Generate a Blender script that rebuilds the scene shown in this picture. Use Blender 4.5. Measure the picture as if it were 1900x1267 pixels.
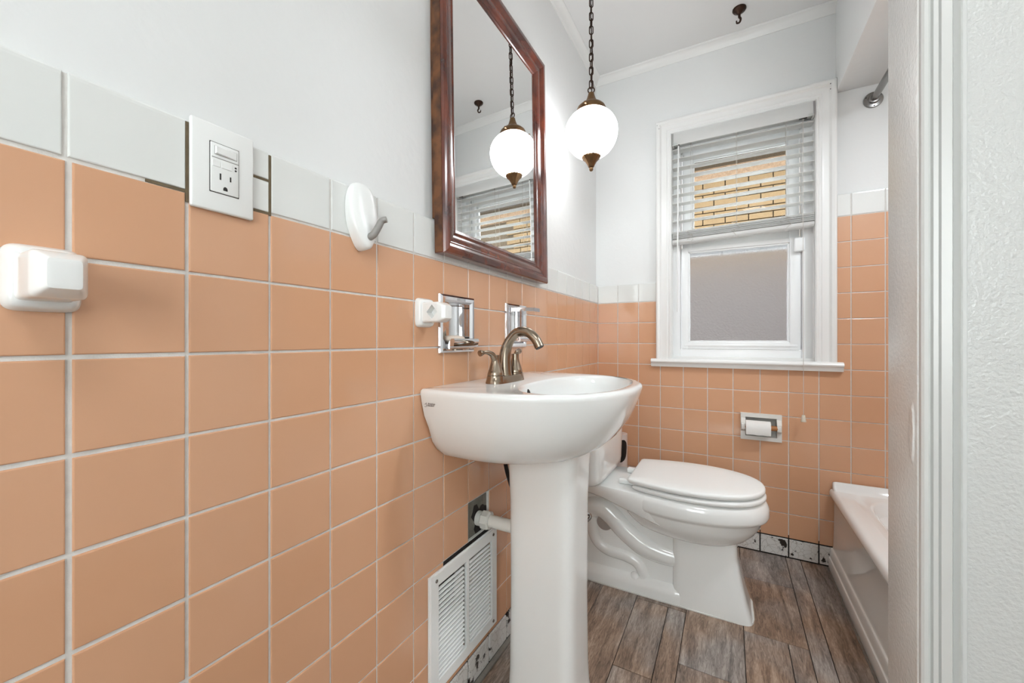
import bpy, bmesh, math, random
from mathutils import Vector, Matrix
random.seed(7)
for o in list(bpy.data.objects):
    bpy.data.objects.remove(o, do_unlink=True)
scene = bpy.context.scene
COL = scene.collection
PI = math.pi

# ------------------------------------------------------------------ camera
cam_data = bpy.data.cameras.new('camera')
cam_data.sensor_fit = 'HORIZONTAL'
cam_data.sensor_width = 36.0
cam_data.lens = 36.0 * 737.8 / 1900.0
cam_data.shift_y = -3.27 / 1900.0
cam_data.clip_start = 0.01
cam = bpy.data.objects.new('camera', cam_data)
cam.location = (0.6422, 0.0, 0.99)
cam.rotation_euler = (PI / 2, 0, math.radians(28.628))
COL.objects.link(cam)
scene.camera = cam

# ------------------------------------------------------------------ world, sun, exposure
world = bpy.data.worlds.new('sky')
scene.world = world
world.use_nodes = True
wn = world.node_tree.nodes
wn['Background'].inputs['Color'].default_value = (0.93, 0.965, 1.0, 1)
wn['Background'].inputs['Strength'].default_value = 5.0
vs = scene.view_settings
vs.view_transform = 'Standard'
vs.look = 'None'
vs.exposure = 1.09
vs.gamma = 1.0
vs.use_curve_mapping = False
scene.cycles.max_bounces = 9
scene.cycles.caustics_reflective = False
PENDANT_STRENGTH = 6.2
ADDED_LAMP_STRENGTH = 7.5
ADDED_DOWNLIGHT_STRENGTH = 110.0

# ------------------------------------------------------------------ helpers
def srgb(r, g, b):
    f = lambda c: (c / 255 / 12.92) if c / 255 <= 0.04045 else ((c / 255 + 0.055) / 1.055) ** 2.4
    return (f(r), f(g), f(b), 1.0)

def world_origin(o):
    v = Vector((0, 0, 0))
    while o is not None:
        v = v + o.location
        o = o.parent
    return v

def obj(name, data, parent=None, loc=None):
    """links data; vertices are in world space unless loc is given"""
    o = bpy.data.objects.new(name, data)
    COL.objects.link(o)
    if parent is not None:
        o.parent = parent
    if loc is not None:
        o.location = Vector(loc) - (world_origin(parent) if parent else Vector((0, 0, 0)))
    return o

class MB:
    """collects vertices and faces (world space)"""
    def __init__(self):
        self.v = []; self.f = []
    def add(self, vs, fs):
        n = len(self.v)
        self.v += [tuple(p) for p in vs]
        self.f += [tuple(i + n for i in q) for q in fs]
        return self
    def box(self, x0, x1, y0, y1, z0, z1, bev=0.0, seg=2, mat=None):
        bm = bmesh.new()
        bmesh.ops.create_cube(bm, size=1.0)
        for v in bm.verts:
            v.co = Vector(((x0 + x1) / 2 + v.co.x * (x1 - x0), (y0 + y1) / 2 + v.co.y * (y1 - y0), (z0 + z1) / 2 + v.co.z * (z1 - z0)))
        if bev > 0:
            bmesh.ops.bevel(bm, geom=list(bm.edges), offset=bev, segments=seg, profile=0.5, affect='EDGES')
        if mat is not None:
            bmesh.ops.transform(bm, matrix=mat, verts=bm.verts)
        bm.verts.index_update()
        self.add([v.co.copy() for v in bm.verts], [[v.index for v in f.verts] for f in bm.faces])
        bm.free()
        return self
    def lathe(self, prof, c=(0, 0, 0), axis=(0, 0, 1), seg=32, rmod=None, cap0=True, cap1=True):
        """prof: (radius, height along axis)"""
        a = Vector(axis).normalized()
        q = Vector((0, 0, 1)).rotation_difference(a)
        vs = []; n = len(prof)
        for (r, h) in prof:
            for i in range(seg):
                t = 2 * PI * i / seg
                rr = r * (rmod(t, h) if rmod else 1.0)
                vs.append(Vector(c) + q @ Vector((rr * math.cos(t), rr * math.sin(t), h)))
        fs = []
        for k in range(n - 1):
            for i in range(seg):
                j = (i + 1) % seg
                fs.append((k * seg + i, k * seg + j, (k + 1) * seg + j, (k + 1) * seg + i))
        if cap0: fs.append(tuple(range(seg - 1, -1, -1)))
        if cap1: fs.append(tuple(range((n - 1) * seg, n * seg)))
        return self.add(vs, fs)
    def tube(self, pts, r, seg=12, closed=False, caps=True, flat=None):
        pts = [Vector(p) for p in pts]
        n = len(pts)
        rs = r if isinstance(r, (list, tuple)) else [r] * n
        vs = []
        prev = None
        for i, p in enumerate(pts):
            if closed:
                t = (pts[(i + 1) % n] - pts[i - 1]).normalized()
            else:
                t = (pts[min(i + 1, n - 1)] - pts[max(i - 1, 0)]).normalized()
            if prev is None:
                up = Vector((0, 0, 1)) if abs(t.z) < 0.9 else Vector((1, 0, 0))
                u = t.cross(up).normalized()
            else:
                u = (prev - t * prev.dot(t)).normalized()
            prev = u
            w = t.cross(u).normalized()
            for k in range(seg):
                a = 2 * PI * k / seg
                vs.append(p + (u * math.cos(a) + w * math.sin(a) * (flat if flat else 1.0)) * rs[i])
        fs = []
        m = n if closed else n - 1
        for i in range(m):
            i2 = (i + 1) % n
            for k in range(seg):
                k2 = (k + 1) % seg
                fs.append((i * seg + k, i2 * seg + k, i2 * seg + k2, i * seg + k2))
        if not closed and caps:
            fs.append(tuple(range(seg)))
            fs.append(tuple(range(n * seg - 1, (n - 1) * seg - 1, -1)))
        return self.add(vs, fs)
    def loft(self, rings, cap0=True, cap1=True):
        n = len(rings[0]); vs = []
        for r in rings: vs += r
        fs = []
        for k in range(len(rings) - 1):
            for i in range(n):
                j = (i + 1) % n
                fs.append((k * n + i, k * n + j, (k + 1) * n + j, (k + 1) * n + i))
        if cap0: fs.append(tuple(range(n - 1, -1, -1)))
        if cap1: fs.append(tuple(range((len(rings) - 1) * n, len(rings) * n)))
        return self.add(vs, fs)
    def sweep(self, prof, p0, p1, u, w, miter0=0.0, miter1=0.0):
        """profile (a, b) in directions u, w swept from p0 to p1; miter shifts along the sweep by a * miter"""
        p0, p1, u, w = Vector(p0), Vector(p1), Vector(u), Vector(w)
        t = (p1 - p0).normalized()
        r0 = [p0 + u * a + w * b + t * (a * miter0) for a, b in prof]
        r1 = [p1 + u * a + w * b - t * (a * miter1) for a, b in prof]
        return self.loft([r0, r1])
    def rot(self, m):
        self.v = [tuple(m @ Vector(p)) for p in self.v]
        return self
    def mesh(self, name, mat, smooth=35.0, origin=None):
        me = bpy.data.meshes.new(name)
        o = Vector(origin) if origin is not None else Vector((0, 0, 0))
        me.from_pydata([tuple(Vector(p) - o) for p in self.v], [], self.f)
        bm = bmesh.new(); bm.from_mesh(me)
        bmesh.ops.recalc_face_normals(bm, faces=bm.faces)
        bm.to_mesh(me); bm.free()
        me.materials.append(mat)
        if smooth:
            me.shade_smooth()
            me.set_sharp_from_angle(angle=math.radians(smooth))
        me.update()
        return me
    def build(self, name, mat, parent=None, smooth=35.0, label=None):
        org = world_origin(parent) if parent is not None else Vector((0, 0, 0))
        o = obj(name, self.mesh(name, mat, smooth, org), parent)
        if label: o['label'] = label
        return o

def tag(o, label, cat, group=None):
    o['label'] = label; o['category'] = cat
    if group: o['group'] = group
    return o
def thing(name, loc, label, cat, group=None):
    e = bpy.data.objects.new(name, None)
    e.empty_display_size = 0.05
    e.location = loc
    COL.objects.link(e)
    return tag(e, label, cat, group)
def structure(o):
    o['kind'] = 'structure'
    return o

def catmull(pts, n=8):
    pts = [Vector(p) for p in pts]
    P = [pts[0] * 2 - pts[1]] + pts + [pts[-1] * 2 - pts[-2]]
    out = []
    for i in range(1, len(P) - 2):
        for k in range(n):
            t = k / n
            a, b, c, d = P[i - 1], P[i], P[i + 1], P[i + 2]
            out.append(0.5 * ((2 * b) + (c - a) * t + (2 * a - 5 * b + 4 * c - d) * t * t + (3 * b - a - 3 * c + d) * t ** 3))
    out.append(pts[-1])
    return out

def grid_faces(us, ws, holes):
    """rectangles (u0,u1,w0,w1) of the grid not inside holes"""
    out = []
    for i in range(len(us) - 1):
        for j in range(len(ws) - 1):
            cu = (us[i] + us[i + 1]) / 2; cw = (ws[j] + ws[j + 1]) / 2
            if any(h[0] < cu < h[1] and h[2] < cw < h[3] for h in holes): continue
            out.append((us[i], us[i + 1], ws[j], ws[j + 1]))
    return out
def slab(fn, u0, u1, w0, w1, d0, d1, holes=()):
    """slab with rectangular through holes; fn(u, w, d) -> world"""
    us = sorted(set([u0, u1] + [x for h in holes for x in h[:2]]))
    ws = sorted(set([w0, w1] + [x for h in holes for x in h[2:]]))
    m = MB()
    idx = {}
    def V(u, w, d):
        k = (round(u, 6), round(w, 6), d)
        if k not in idx:
            idx[k] = len(m.v); m.v.append(tuple(fn(u, w, d)))
        return idx[k]
    cells = grid_faces(us, ws, holes)
    edges = {}
    for (a, b, c, e) in cells:
        m.f.append((V(a, c, d0), V(b, c, d0), V(b, e, d0), V(a, e, d0)))
        m.f.append((V(a, e, d1), V(b, e, d1), V(b, c, d1), V(a, c, d1)))
        for p, q in (((a, c), (b, c)), ((b, c), (b, e)), ((b, e), (a, e)), ((a, e), (a, c))):
            k = tuple(sorted((p, q)))
            edges[k] = edges.get(k, 0) + 1
    for (p, q), c in edges.items():
        if c == 1:
            m.f.append((V(*p, d0), V(*q, d0), V(*q, d1), V(*p, d1)))
    return m
LEFT = lambda u, w, d: (d, u, w)          # u = y, w = z, d = x
BACK = lambda u, w, d: (u, d, w)          # u = x, w = z, d = y

# ------------------------------------------------------------------ materials
def new_mat(name):
    m = bpy.data.materials.new(name)
    m.use_nodes = True
    return m, m.node_tree, m.node_tree.nodes['Principled BSDF']
def simple(name, col, rough=0.5, metal=0.0, spec=0.5, coat=0.0, bump=None, var=None):
    """bump = (scale, strength, distance); var = (scale, amount)"""
    m, nt, b = new_mat(name)
    b.inputs['Base Color'].default_value = col
    b.inputs['Roughness'].default_value = rough
    b.inputs['Metallic'].default_value = metal
    b.inputs['Specular IOR Level'].default_value = spec
    b.inputs['Coat Weight'].default_value = coat
    b.inputs['Coat Roughness'].default_value = 0.05
    N = nt.nodes; L = nt.links
    if bump or var:
        geo = N.new('ShaderNodeNewGeometry')
    if bump:
        n = N.new('ShaderNodeTexNoise'); n.inputs['Scale'].default_value = bump[0]; n.inputs['Detail'].default_value = 3
        L.new(geo.outputs['Position'], n.inputs['Vector'])
        bp = N.new('ShaderNodeBump'); bp.inputs['Strength'].default_value = bump[1]; bp.inputs['Distance'].default_value = bump[2]
        L.new(n.outputs['Fac'], bp.inputs['Height']); L.new(bp.outputs['Normal'], b.inputs['Normal'])
    if var:
        n2 = N.new('ShaderNodeTexNoise'); n2.inputs['Scale'].default_value = var[0]; n2.inputs['Detail'].default_value = 4
        L.new(geo.outputs['Position'], n2.inputs['Vector'])
        mx = N.new('ShaderNodeMix'); mx.data_type = 'RGBA'
        mx.inputs['A'].default_value = tuple(c * (1 - var[1]) for c in col[:3]) + (1,)
        mx.inputs['B'].default_value = tuple(min(1, c * (1 + var[1])) for c in col[:3]) + (1,)
        L.new(n2.outputs['Fac'], mx.inputs['Factor']); L.new(mx.outputs['Result'], b.inputs['Base Color'])
    return m
def tile_material(name, c0, c1, rough):
    m, nt, b = new_mat(name)
    N = nt.nodes; L = nt.links
    info = N.new('ShaderNodeObjectInfo')
    geo = N.new('ShaderNodeNewGeometry')
    n = N.new('ShaderNodeTexNoise'); n.inputs['Scale'].default_value = 9; n.inputs['Detail'].default_value = 2
    L.new(geo.outputs['Position'], n.inputs['Vector'])
    add = N.new('ShaderNodeMath'); add.operation = 'MULTIPLY_ADD'; add.inputs[1].default_value = 0.55
    L.new(info.outputs['Random'], add.inputs[0])
    mul = N.new('ShaderNodeMath'); mul.operation = 'MULTIPLY'; mul.inputs[1].default_value = 0.45
    L.new(n.outputs['Fac'], mul.inputs[0]); L.new(mul.outputs[0], add.inputs[2])
    mx = N.new('ShaderNodeMix'); mx.data_type = 'RGBA'
    mx.inputs['A'].default_value = c0; mx.inputs['B'].default_value = c1
    L.new(add.outputs[0], mx.inputs['Factor']); L.new(mx.outputs['Result'], b.inputs['Base Color'])
    b.inputs['Roughness'].default_value = rough
    b.inputs['Specular IOR Level'].default_value = 0.5
    w = N.new('ShaderNodeTexNoise'); w.inputs['Scale'].default_value = 22; w.inputs['Detail'].default_value = 1
    L.new(geo.outputs['Position'], w.inputs['Vector'])
    bp = N.new('ShaderNodeBump'); bp.inputs['Strength'].default_value = 0.25; bp.inputs['Distance'].default_value = 0.002
    L.new(w.outputs['Fac'], bp.inputs['Height']); L.new(bp.outputs['Normal'], b.inputs['Normal'])
    return m
def old_tile_material():
    m, nt, b = new_mat('crazed_tile')
    N = nt.nodes; L = nt.links
    geo = N.new('ShaderNodeNewGeometry')
    v = N.new('ShaderNodeTexVoronoi'); v.feature = 'DISTANCE_TO_EDGE'; v.inputs['Scale'].default_value = 42
    warp = N.new('ShaderNodeTexNoise'); warp.inputs['Scale'].default_value = 20
    L.new(geo.outputs['Position'], warp.inputs['Vector'])
    va = N.new('ShaderNodeVectorMath'); va.operation = 'MULTIPLY_ADD'; va.inputs[1].default_value = (0.03, 0.03, 0.03)
    L.new(warp.outputs['Color'], va.inputs[0]); L.new(geo.outputs['Position'], va.inputs[2])
    L.new(va.outputs[0], v.inputs['Vector'])
    r = N.new('ShaderNodeValToRGB')
    r.color_ramp.elements[0].position = 0.0; r.color_ramp.elements[0].color = (0.42, 0.38, 0.33, 1)
    r.color_ramp.elements[1].position = 0.035; r.color_ramp.elements[1].color = (0.74, 0.72, 0.69, 1)
    L.new(v.outputs['Distance'], r.inputs['Fac'])
    n = N.new('ShaderNodeTexNoise'); n.inputs['Scale'].default_value = 17; n.inputs['Detail'].default_value = 5; n.inputs['Roughness'].default_value = 0.62
    L.new(geo.outputs['Position'], n.inputs['Vector'])
    r2 = N.new('ShaderNodeValToRGB')
    r2.color_ramp.elements[0].position = 0.575; r2.color_ramp.elements[0].color = (0, 0, 0, 1)
    r2.color_ramp.elements[1].position = 0.60; r2.color_ramp.elements[1].color = (1, 1, 1, 1)
    L.new(n.outputs['Fac'], r2.inputs['Fac'])
    mx = N.new('ShaderNodeMix'); mx.data_type = 'RGBA'
    mx.inputs['B'].default_value = (0.022, 0.014, 0.01, 1)
    L.new(r2.outputs['Color'], mx.inputs['Factor']); L.new(r.outputs['Color'], mx.inputs['A'])
    L.new(mx.outputs['Result'], b.inputs['Base Color'])
    b.inputs['Roughness'].default_value = 0.3
    return m
def wood_floor_material():
    m, nt, b = new_mat('wood_look_plank')
    N = nt.nodes; L = nt.links
    geo = N.new('ShaderNodeNewGeometry'); info = N.new('ShaderNodeObjectInfo')
    off = N.new('ShaderNodeVectorMath'); off.operation = 'SCALE'; off.inputs['Scale'].default_value = 37.0
    cmb = N.new('ShaderNodeCombineXYZ')
    L.new(info.outputs['Random'], cmb.inputs[0]); L.new(info.outputs['Random'], cmb.inputs[1]); L.new(info.outputs['Random'], cmb.inputs[2])
    L.new(cmb.outputs[0], off.inputs[0])
    ad = N.new('ShaderNodeVectorMath'); ad.operation = 'ADD'
    L.new(geo.outputs['Position'], ad.inputs[0]); L.new(off.outputs[0], ad.inputs[1])
    st = N.new('ShaderNodeVectorMath'); st.operation = 'MULTIPLY'; st.inputs[1].default_value = (1.0, 0.13, 1.0)
    L.new(ad.outputs[0], st.inputs[0])
    n1 = N.new('ShaderNodeTexNoise'); n1.inputs['Scale'].default_value = 150; n1.inputs['Detail'].default_value = 6; n1.inputs['Roughness'].default_value = 0.7; n1.inputs['Distortion'].default_value = 1.6
    L.new(st.outputs[0], n1.inputs['Vector'])
    n2 = N.new('ShaderNodeTexNoise'); n2.inputs['Scale'].default_value = 16; n2.inputs['Detail'].default_value = 4; n2.inputs['Distortion'].default_value = 2.5
    L.new(st.outputs[0], n2.inputs['Vector'])
    n3 = N.new('ShaderNodeTexNoise'); n3.inputs['Scale'].default_value = 3.4; n3.inputs['Detail'].default_value = 2
    L.new(ad.outputs[0], n3.inputs['Vector'])
    r1 = N.new('ShaderNodeValToRGB')
    e = r1.color_ramp.elements
    e[0].position = 0.34; e[0].color = srgb(76, 61, 52)
    e[1].position = 0.68; e[1].color = srgb(198, 174, 153)
    e2 = r1.color_ramp.elements.new(0.5); e2.color = srgb(144, 120, 102)
    mixf = N.new('ShaderNodeMath'); mixf.operation = 'MULTIPLY_ADD'; mixf.inputs[1].default_value = 0.55
    m2 = N.new('ShaderNodeMath'); m2.operation = 'MULTIPLY'; m2.inputs[1].default_value = 0.45
    L.new(n2.outputs['Fac'], m2.inputs[0]); L.new(n1.outputs['Fac'], mixf.inputs[0]); L.new(m2.outputs[0], mixf.inputs[2])
    L.new(mixf.outputs[0], r1.inputs['Fac'])
    grey = N.new('ShaderNodeMix'); grey.data_type = 'RGBA'
    hsv = N.new('ShaderNodeHueSaturation'); hsv.inputs['Saturation'].default_value = 0.42; hsv.inputs['Value'].default_value = 1.0
    L.new(r1.outputs['Color'], hsv.inputs['Color'])
    rr = N.new('ShaderNodeMapRange'); rr.inputs['From Min'].default_value = 0.42; rr.inputs['From Max'].default_value = 0.62
    L.new(n3.outputs['Fac'], rr.inputs['Value'])
    L.new(rr.outputs['Result'], grey.inputs['Factor'])
    L.new(r1.outputs['Color'], grey.inputs['A']); L.new(hsv.outputs['Color'], grey.inputs['B'])
    L.new(grey.outputs['Result'], b.inputs['Base Color'])
    b.inputs['Roughness'].default_value = 0.38
    bp = N.new('ShaderNodeBump'); bp.inputs['Strength'].default_value = 0.25; bp.inputs['Distance'].default_value = 0.0015
    L.new(n1.outputs['Fac'], bp.inputs['Height']); L.new(bp.outputs['Normal'], b.inputs['Normal'])
    return m
def grout_material():
    m, nt, b = new_mat('grout')
    N = nt.nodes; L = nt.links
    geo = N.new('ShaderNodeNewGeometry')
    n = N.new('ShaderNodeTexNoise'); n.inputs['Scale'].default_value = 60; n.inputs['Detail'].default_value = 4
    L.new(geo.outputs['Position'], n.inputs['Vector'])
    mx = N.new('ShaderNodeMix'); mx.data_type = 'RGBA'
    mx.inputs['A'].default_value = srgb(206, 202, 196); mx.inputs['B'].default_value = srgb(238, 236, 232)
    L.new(n.outputs['Fac'], mx.inputs['Factor']); L.new(mx.outputs['Result'], b.inputs['Base Color'])
    b.inputs['Roughness'].default_value = 0.85
    n2 = N.new('ShaderNodeTexNoise'); n2.inputs['Scale'].default_value = 500
    L.new(geo.outputs['Position'], n2.inputs['Vector'])
    bp = N.new('ShaderNodeBump'); bp.inputs['Strength'].default_value = 0.3; bp.inputs['Distance'].default_value = 0.001
    L.new(n2.outputs['Fac'], bp.inputs['Height']); L.new(bp.outputs['Normal'], b.inputs['Normal'])
    return m
def emission(name, col, strength):
    m, nt, b = new_mat(name)
    b.inputs['Base Color'].default_value = (0.9, 0.9, 0.88, 1)
    b.inputs['Roughness'].default_value = 0.25
    b.inputs['Emission Color'].default_value = col
    b.inputs['Emission Strength'].default_value = strength
    return m
def mahogany_material():
    m, nt, b = new_mat('mahogany')
    N = nt.nodes; L = nt.links
    geo = N.new('ShaderNodeNewGeometry')
    st = N.new('ShaderNodeVectorMath'); st.operation = 'MULTIPLY'; st.inputs[1].default_value = (1, 0.4, 0.4)
    L.new(geo.outputs['Position'], st.inputs[0])
    n = N.new('ShaderNodeTexNoise'); n.inputs['Scale'].default_value = 28; n.inputs['Detail'].default_value = 5
    L.new(st.outputs[0], n.inputs['Vector'])
    r = N.new('ShaderNodeValToRGB')
    r.color_ramp.elements[0].position = 0.35; r.color_ramp.elements[0].color = srgb(66, 26, 18)
    r.color_ramp.elements[1].position = 0.7; r.color_ramp.elements[1].color = srgb(122, 58, 36)
    L.new(n.outputs['Fac'], r.inputs['Fac']); L.new(r.outputs['Color'], b.inputs['Base Color'])
    b.inputs['Roughness'].default_value = 0.24
    b.inputs['Coat Weight'].default_value = 0.6
    b.inputs['Coat Roughness'].default_value = 0.12
    return m
def worn_wood_material():
    m, nt, b = new_mat('raw_wood_edge')
    N = nt.nodes; L = nt.links
    geo = N.new('ShaderNodeNewGeometry')
    n = N.new('ShaderNodeTexNoise'); n.inputs['Scale'].default_value = 30; n.inputs['Detail'].default_value = 5
    L.new(geo.outputs['Position'], n.inputs['Vector'])
    r = N.new('ShaderNodeValToRGB')
    r.color_ramp.elements[0].position = 0.35; r.color_ramp.elements[0].color = srgb(62, 34, 20)
    r.color_ramp.elements[1].position = 0.62; r.color_ramp.elements[1].color = srgb(120, 76, 44)
    L.new(n.outputs['Fac'], r.inputs['Fac']); L.new(r.outputs['Color'], b.inputs['Base Color'])
    b.inputs['Roughness'].default_value = 0.55
    return m
def pebbled_glass_material():
    m, nt, b = new_mat('pebbled_glass')
    N = nt.nodes; L = nt.links
    b.inputs['Base Color'].default_value = (0.72, 0.74, 0.75, 1)
    b.inputs['Transmission Weight'].default_value = 1.0
    b.inputs['Roughness'].default_value = 0.32
    b.inputs['IOR'].default_value = 1.45
    geo = N.new('ShaderNodeNewGeometry')
    v = N.new('ShaderNodeTexNoise'); v.inputs['Scale'].default_value = 100; v.inputs['Detail'].default_value = 2
    L.new(geo.outputs['Position'], v.inputs['Vector'])
    bp = N.new('ShaderNodeBump'); bp.inputs['Strength'].default_value = 0.9; bp.inputs['Distance'].default_value = 0.004
    L.new(v.outputs['Fac'], bp.inputs['Height']); L.new(bp.outputs['Normal'], b.inputs['Normal'])
    return m
def clear_glass_material():
    m, nt, b = new_mat('clear_glass')
    N = nt.nodes; L = nt.links
    tr = N.new('ShaderNodeBsdfTransparent'); tr.inputs['Color'].default_value = (0.95, 0.97, 0.96, 1)
    gl = N.new('ShaderNodeBsdfGlossy'); gl.inputs['Roughness'].default_value = 0.02
    fr = N.new('ShaderNodeFresnel'); fr.inputs['IOR'].default_value = 1.2
    mx = N.new('ShaderNodeMixShader')
    L.new(fr.outputs[0], mx.inputs[0]); L.new(tr.outputs[0], mx.inputs[1]); L.new(gl.outputs[0], mx.inputs[2])
    L.new(mx.outputs[0], N['Material Output'].inputs['Surface'])
    return m
def slat_material():
    m, nt, b = new_mat('vinyl_slat')
    N = nt.nodes; L = nt.links
    b.inputs['Base Color'].default_value = srgb(249, 249, 248)
    b.inputs['Roughness'].default_value = 0.4
    tl = N.new('ShaderNodeBsdfTranslucent'); tl.inputs['Color'].default_value = srgb(250, 250, 248)
    mx = N.new('ShaderNodeMixShader'); mx.inputs[0].default_value = 0.5
    L.new(b.outputs[0], mx.inputs[1]); L.new(tl.outputs[0], mx.inputs[2])
    L.new(mx.outputs[0], N['Material Output'].inputs['Surface'])
    return m
def brushed_metal(name, col, rough):
    m = simple(name, col, rough, metal=1.0)
    m.node_tree.nodes['Principled BSDF'].inputs['Anisotropic'].default_value = 0.4
    return m

M = {
    'plaster': simple('wall_paint', srgb(236, 237, 236), 0.55, bump=(38, 0.25, 0.004), var=(3.0, 0.02)),
    'ceiling': simple('ceiling_paint', srgb(236, 236, 235), 0.6, bump=(30, 0.1, 0.003)),
    'gloss_white': simple('gloss_white_paint', srgb(240, 240, 238), 0.3, bump=(16, 0.04, 0.004)),
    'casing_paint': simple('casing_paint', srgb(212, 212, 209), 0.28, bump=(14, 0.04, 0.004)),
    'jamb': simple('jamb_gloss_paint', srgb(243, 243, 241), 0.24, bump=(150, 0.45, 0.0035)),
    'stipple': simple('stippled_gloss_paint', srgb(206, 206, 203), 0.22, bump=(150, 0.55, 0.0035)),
    'peach': tile_material('peach_glazed_tile', srgb(215, 163, 126), srgb(221, 172, 138), 0.1),
    'white_tile': tile_material('white_glazed_tile', srgb(228, 230, 227), srgb(235, 236, 233), 0.1),
    'crazed': old_tile_material(),
    'grout': grout_material(),
    'dark_bed': simple('black_adhesive', srgb(26, 20, 17), 0.7, bump=(80, 0.6, 0.004), var=(30, 0.5)),
    'cement': simple('rough_cement', srgb(120, 118, 110), 0.9, bump=(60, 0.8, 0.006), var=(16, 0.6)),
    'dark_grout': simple('stained_joint', srgb(112, 98, 76), 0.9, bump=(90, 0.7, 0.003), var=(50, 0.45)),
    'floor': wood_floor_material(),
    'floor_gap': simple('floor_joint', srgb(38, 32, 28), 0.8),
    'caulk': simple('white_caulk', srgb(222, 221, 216), 0.5, bump=(120, 0.6, 0.004)),
    'grey_caulk': simple('grey_floor_edging', srgb(128, 122, 114), 0.7, bump=(90, 0.5, 0.003), var=(40, 0.25)),
    'porcelain': simple('white_porcelain', srgb(242, 243, 241), 0.07, spec=0.55, coat=0.3),
    'plastic': simple('white_plastic', srgb(244, 245, 243), 0.28),
    'plastic2': simple('white_vinyl', srgb(247, 248, 248), 0.3),
    'slat': slat_material(),
    'grey_plastic': simple('grey_plastic', srgb(150, 147, 143), 0.4),
    'dark_slot': simple('dark_slot', srgb(40, 36, 34), 0.6),
    'black': simple('black_rubber', srgb(14, 13, 13), 0.45),
    'chrome': simple('chrome', (0.74, 0.74, 0.76, 1), 0.06, metal=1.0, bump=(18, 0.12, 0.003)),
    'steel': simple('satin_steel', srgb(150, 148, 146), 0.25, metal=1.0),
    'nickel': brushed_metal('brushed_nickel', srgb(152, 138, 122), 0.24),
    'brass': simple('aged_brass', srgb(126, 98, 70), 0.35, metal=1.0, var=(60, 0.3)),
    'bronze': simple('dark_bronze', srgb(66, 50, 42), 0.4, metal=0.9, var=(60, 0.3)),
    'globe': emission('opal_glass_lit', (0.955, 0.975, 1.0, 1), PENDANT_STRENGTH),
    'added_lamp': emission('added_lamp_glass_lit', (0.965, 0.98, 1.0, 1), ADDED_LAMP_STRENGTH),
    'downlight': emission('added_downlight_lens_lit', (0.88, 0.945, 1.0, 1), ADDED_DOWNLIGHT_STRENGTH),
    'mahogany': mahogany_material(),
    'raw_wood': worn_wood_material(),
    'mirror': simple('mirror_silver', (0.92, 0.93, 0.93, 1), 0.0, metal=1.0),
    'pebbled': pebbled_glass_material(),
    'glass': clear_glass_material(),
    'paper': simple('tissue_paper', srgb(240, 239, 236), 0.9, bump=(220, 0.3, 0.002)),
    'core_wood': simple('roller_wood', srgb(176, 118, 70), 0.5, var=(50, 0.2)),
    'ivory': simple('ivory_plastic', srgb(226, 220, 204), 0.4),
    'ceramic_grey': simple('holder_ceramic', srgb(230, 228, 223), 0.15),
    'cord': simple('blind_cord', srgb(205, 200, 193), 0.8),
    'soap': simple('soap', srgb(232, 214, 198), 0.45),
    'pvc': simple('white_pvc', srgb(222, 221, 214), 0.4),
    'tank_disc': simple('grey_disc', srgb(168, 160, 154), 0.5),
    'pink_plastic': simple('blush_plastic', srgb(226, 214, 208), 0.35),
    'brick': simple('tan_brick', srgb(104, 84, 58), 0.9, bump=(60, 0.5, 0.01), var=(7, 0.16)),
    'grey_brick': simple('painted_grey_brick', srgb(84, 77, 74), 0.9, bump=(60, 0.5, 0.01), var=(5, 0.2)),
    'mortar': simple('mortar', srgb(70, 58, 44), 0.95),
    'stone': simple('rough_band_stone', srgb(120, 98, 78), 0.95, bump=(30, 1.0, 0.03), var=(25, 0.25)),
    'eave': simple('brown_eave_board', srgb(92, 70, 50), 0.8),
    'ground': simple('outside_paving', srgb(214, 213, 211), 0.95, var=(3, 0.15)),
    'logo': simple('logo_print', srgb(34, 30, 28), 0.5),
}

# ================================================================== SETTING
YB = 2.18                   # tiled face of the back wall
P = 0.110                   # tile pitch
ROW = lambda r: 0.99 - 0.0194 - (r - 2) * P        # height of joint r
CEIL = 2.452
X_R = 1.80                  # right wall of the tub alcove
Y_N, Y_F = 0.827, 0.945     # near and far face of the partition
X_P = 0.8922                # end of the partition

# ---- floor and its planks
floor = structure(MB().box(-0.12, X_R + 0.12, -1.35, 2.4, -0.10, -0.004).build('floor', M['floor_gap'], smooth=0))
def plank(x0, x1, y0, y1):
    g = 0.0011
    MB().box(x0 + g, x1 - g, y0 + g, y1 - g, -0.006, 0.0, 0.0008, 1).build('plank', M['floor'], floor, smooth=0)
plank_cols = [
    (0.0, 0.196, [-1.3, -0.6, 0.1, 0.52, 0.88, 1.39, 1.75, 2.19]),
    (0.196, 0.330, [-1.3, -0.5, 0.25, 0.80, 1.83, 2.19]),
    (0.330, 0.444, [-1.3, -0.4, 0.14, 0.50, 0.855, 1.212, 1.569]),
    (0.444, 0.505, [-1.3, -0.2, 0.60, 1.569]),
    (0.330, 0.505, [1.569, 1.926, 2.19]),
    (0.505, 0.686, [-1.3, -0.8, -0.1, 0.24, 0.60, 0.955, 1.312, 1.669, 2.19]),
    (0.686, 0.867, [1.568, 1.926, 2.19]),
    (0.686, 0.811, [-1.3, -0.6, 0.14, 0.50, 0.855, 1.212, 1.568]),
    (0.811, 0.867, [-1.3, -0.3, 0.50, 1.568]),
    (0.867, 0.923, [-1.3, -0.2, 0.9, 2.19]),
    (0.923, 1.06, [-1.3, -0.7, 0.3, 1.25, 2.19]),
    (1.06, 1.24, [-1.3, -0.5, 0.2, 0.83]), (1.24, 1.42, [-1.3, -0.8, 0.0, 0.83]),
    (1.42, 1.60, [-1.3, -0.4, 0.35, 0.83]), (1.60, 1.80, [-1.3, -0.6, 0.1, 0.83]),
]
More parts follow.
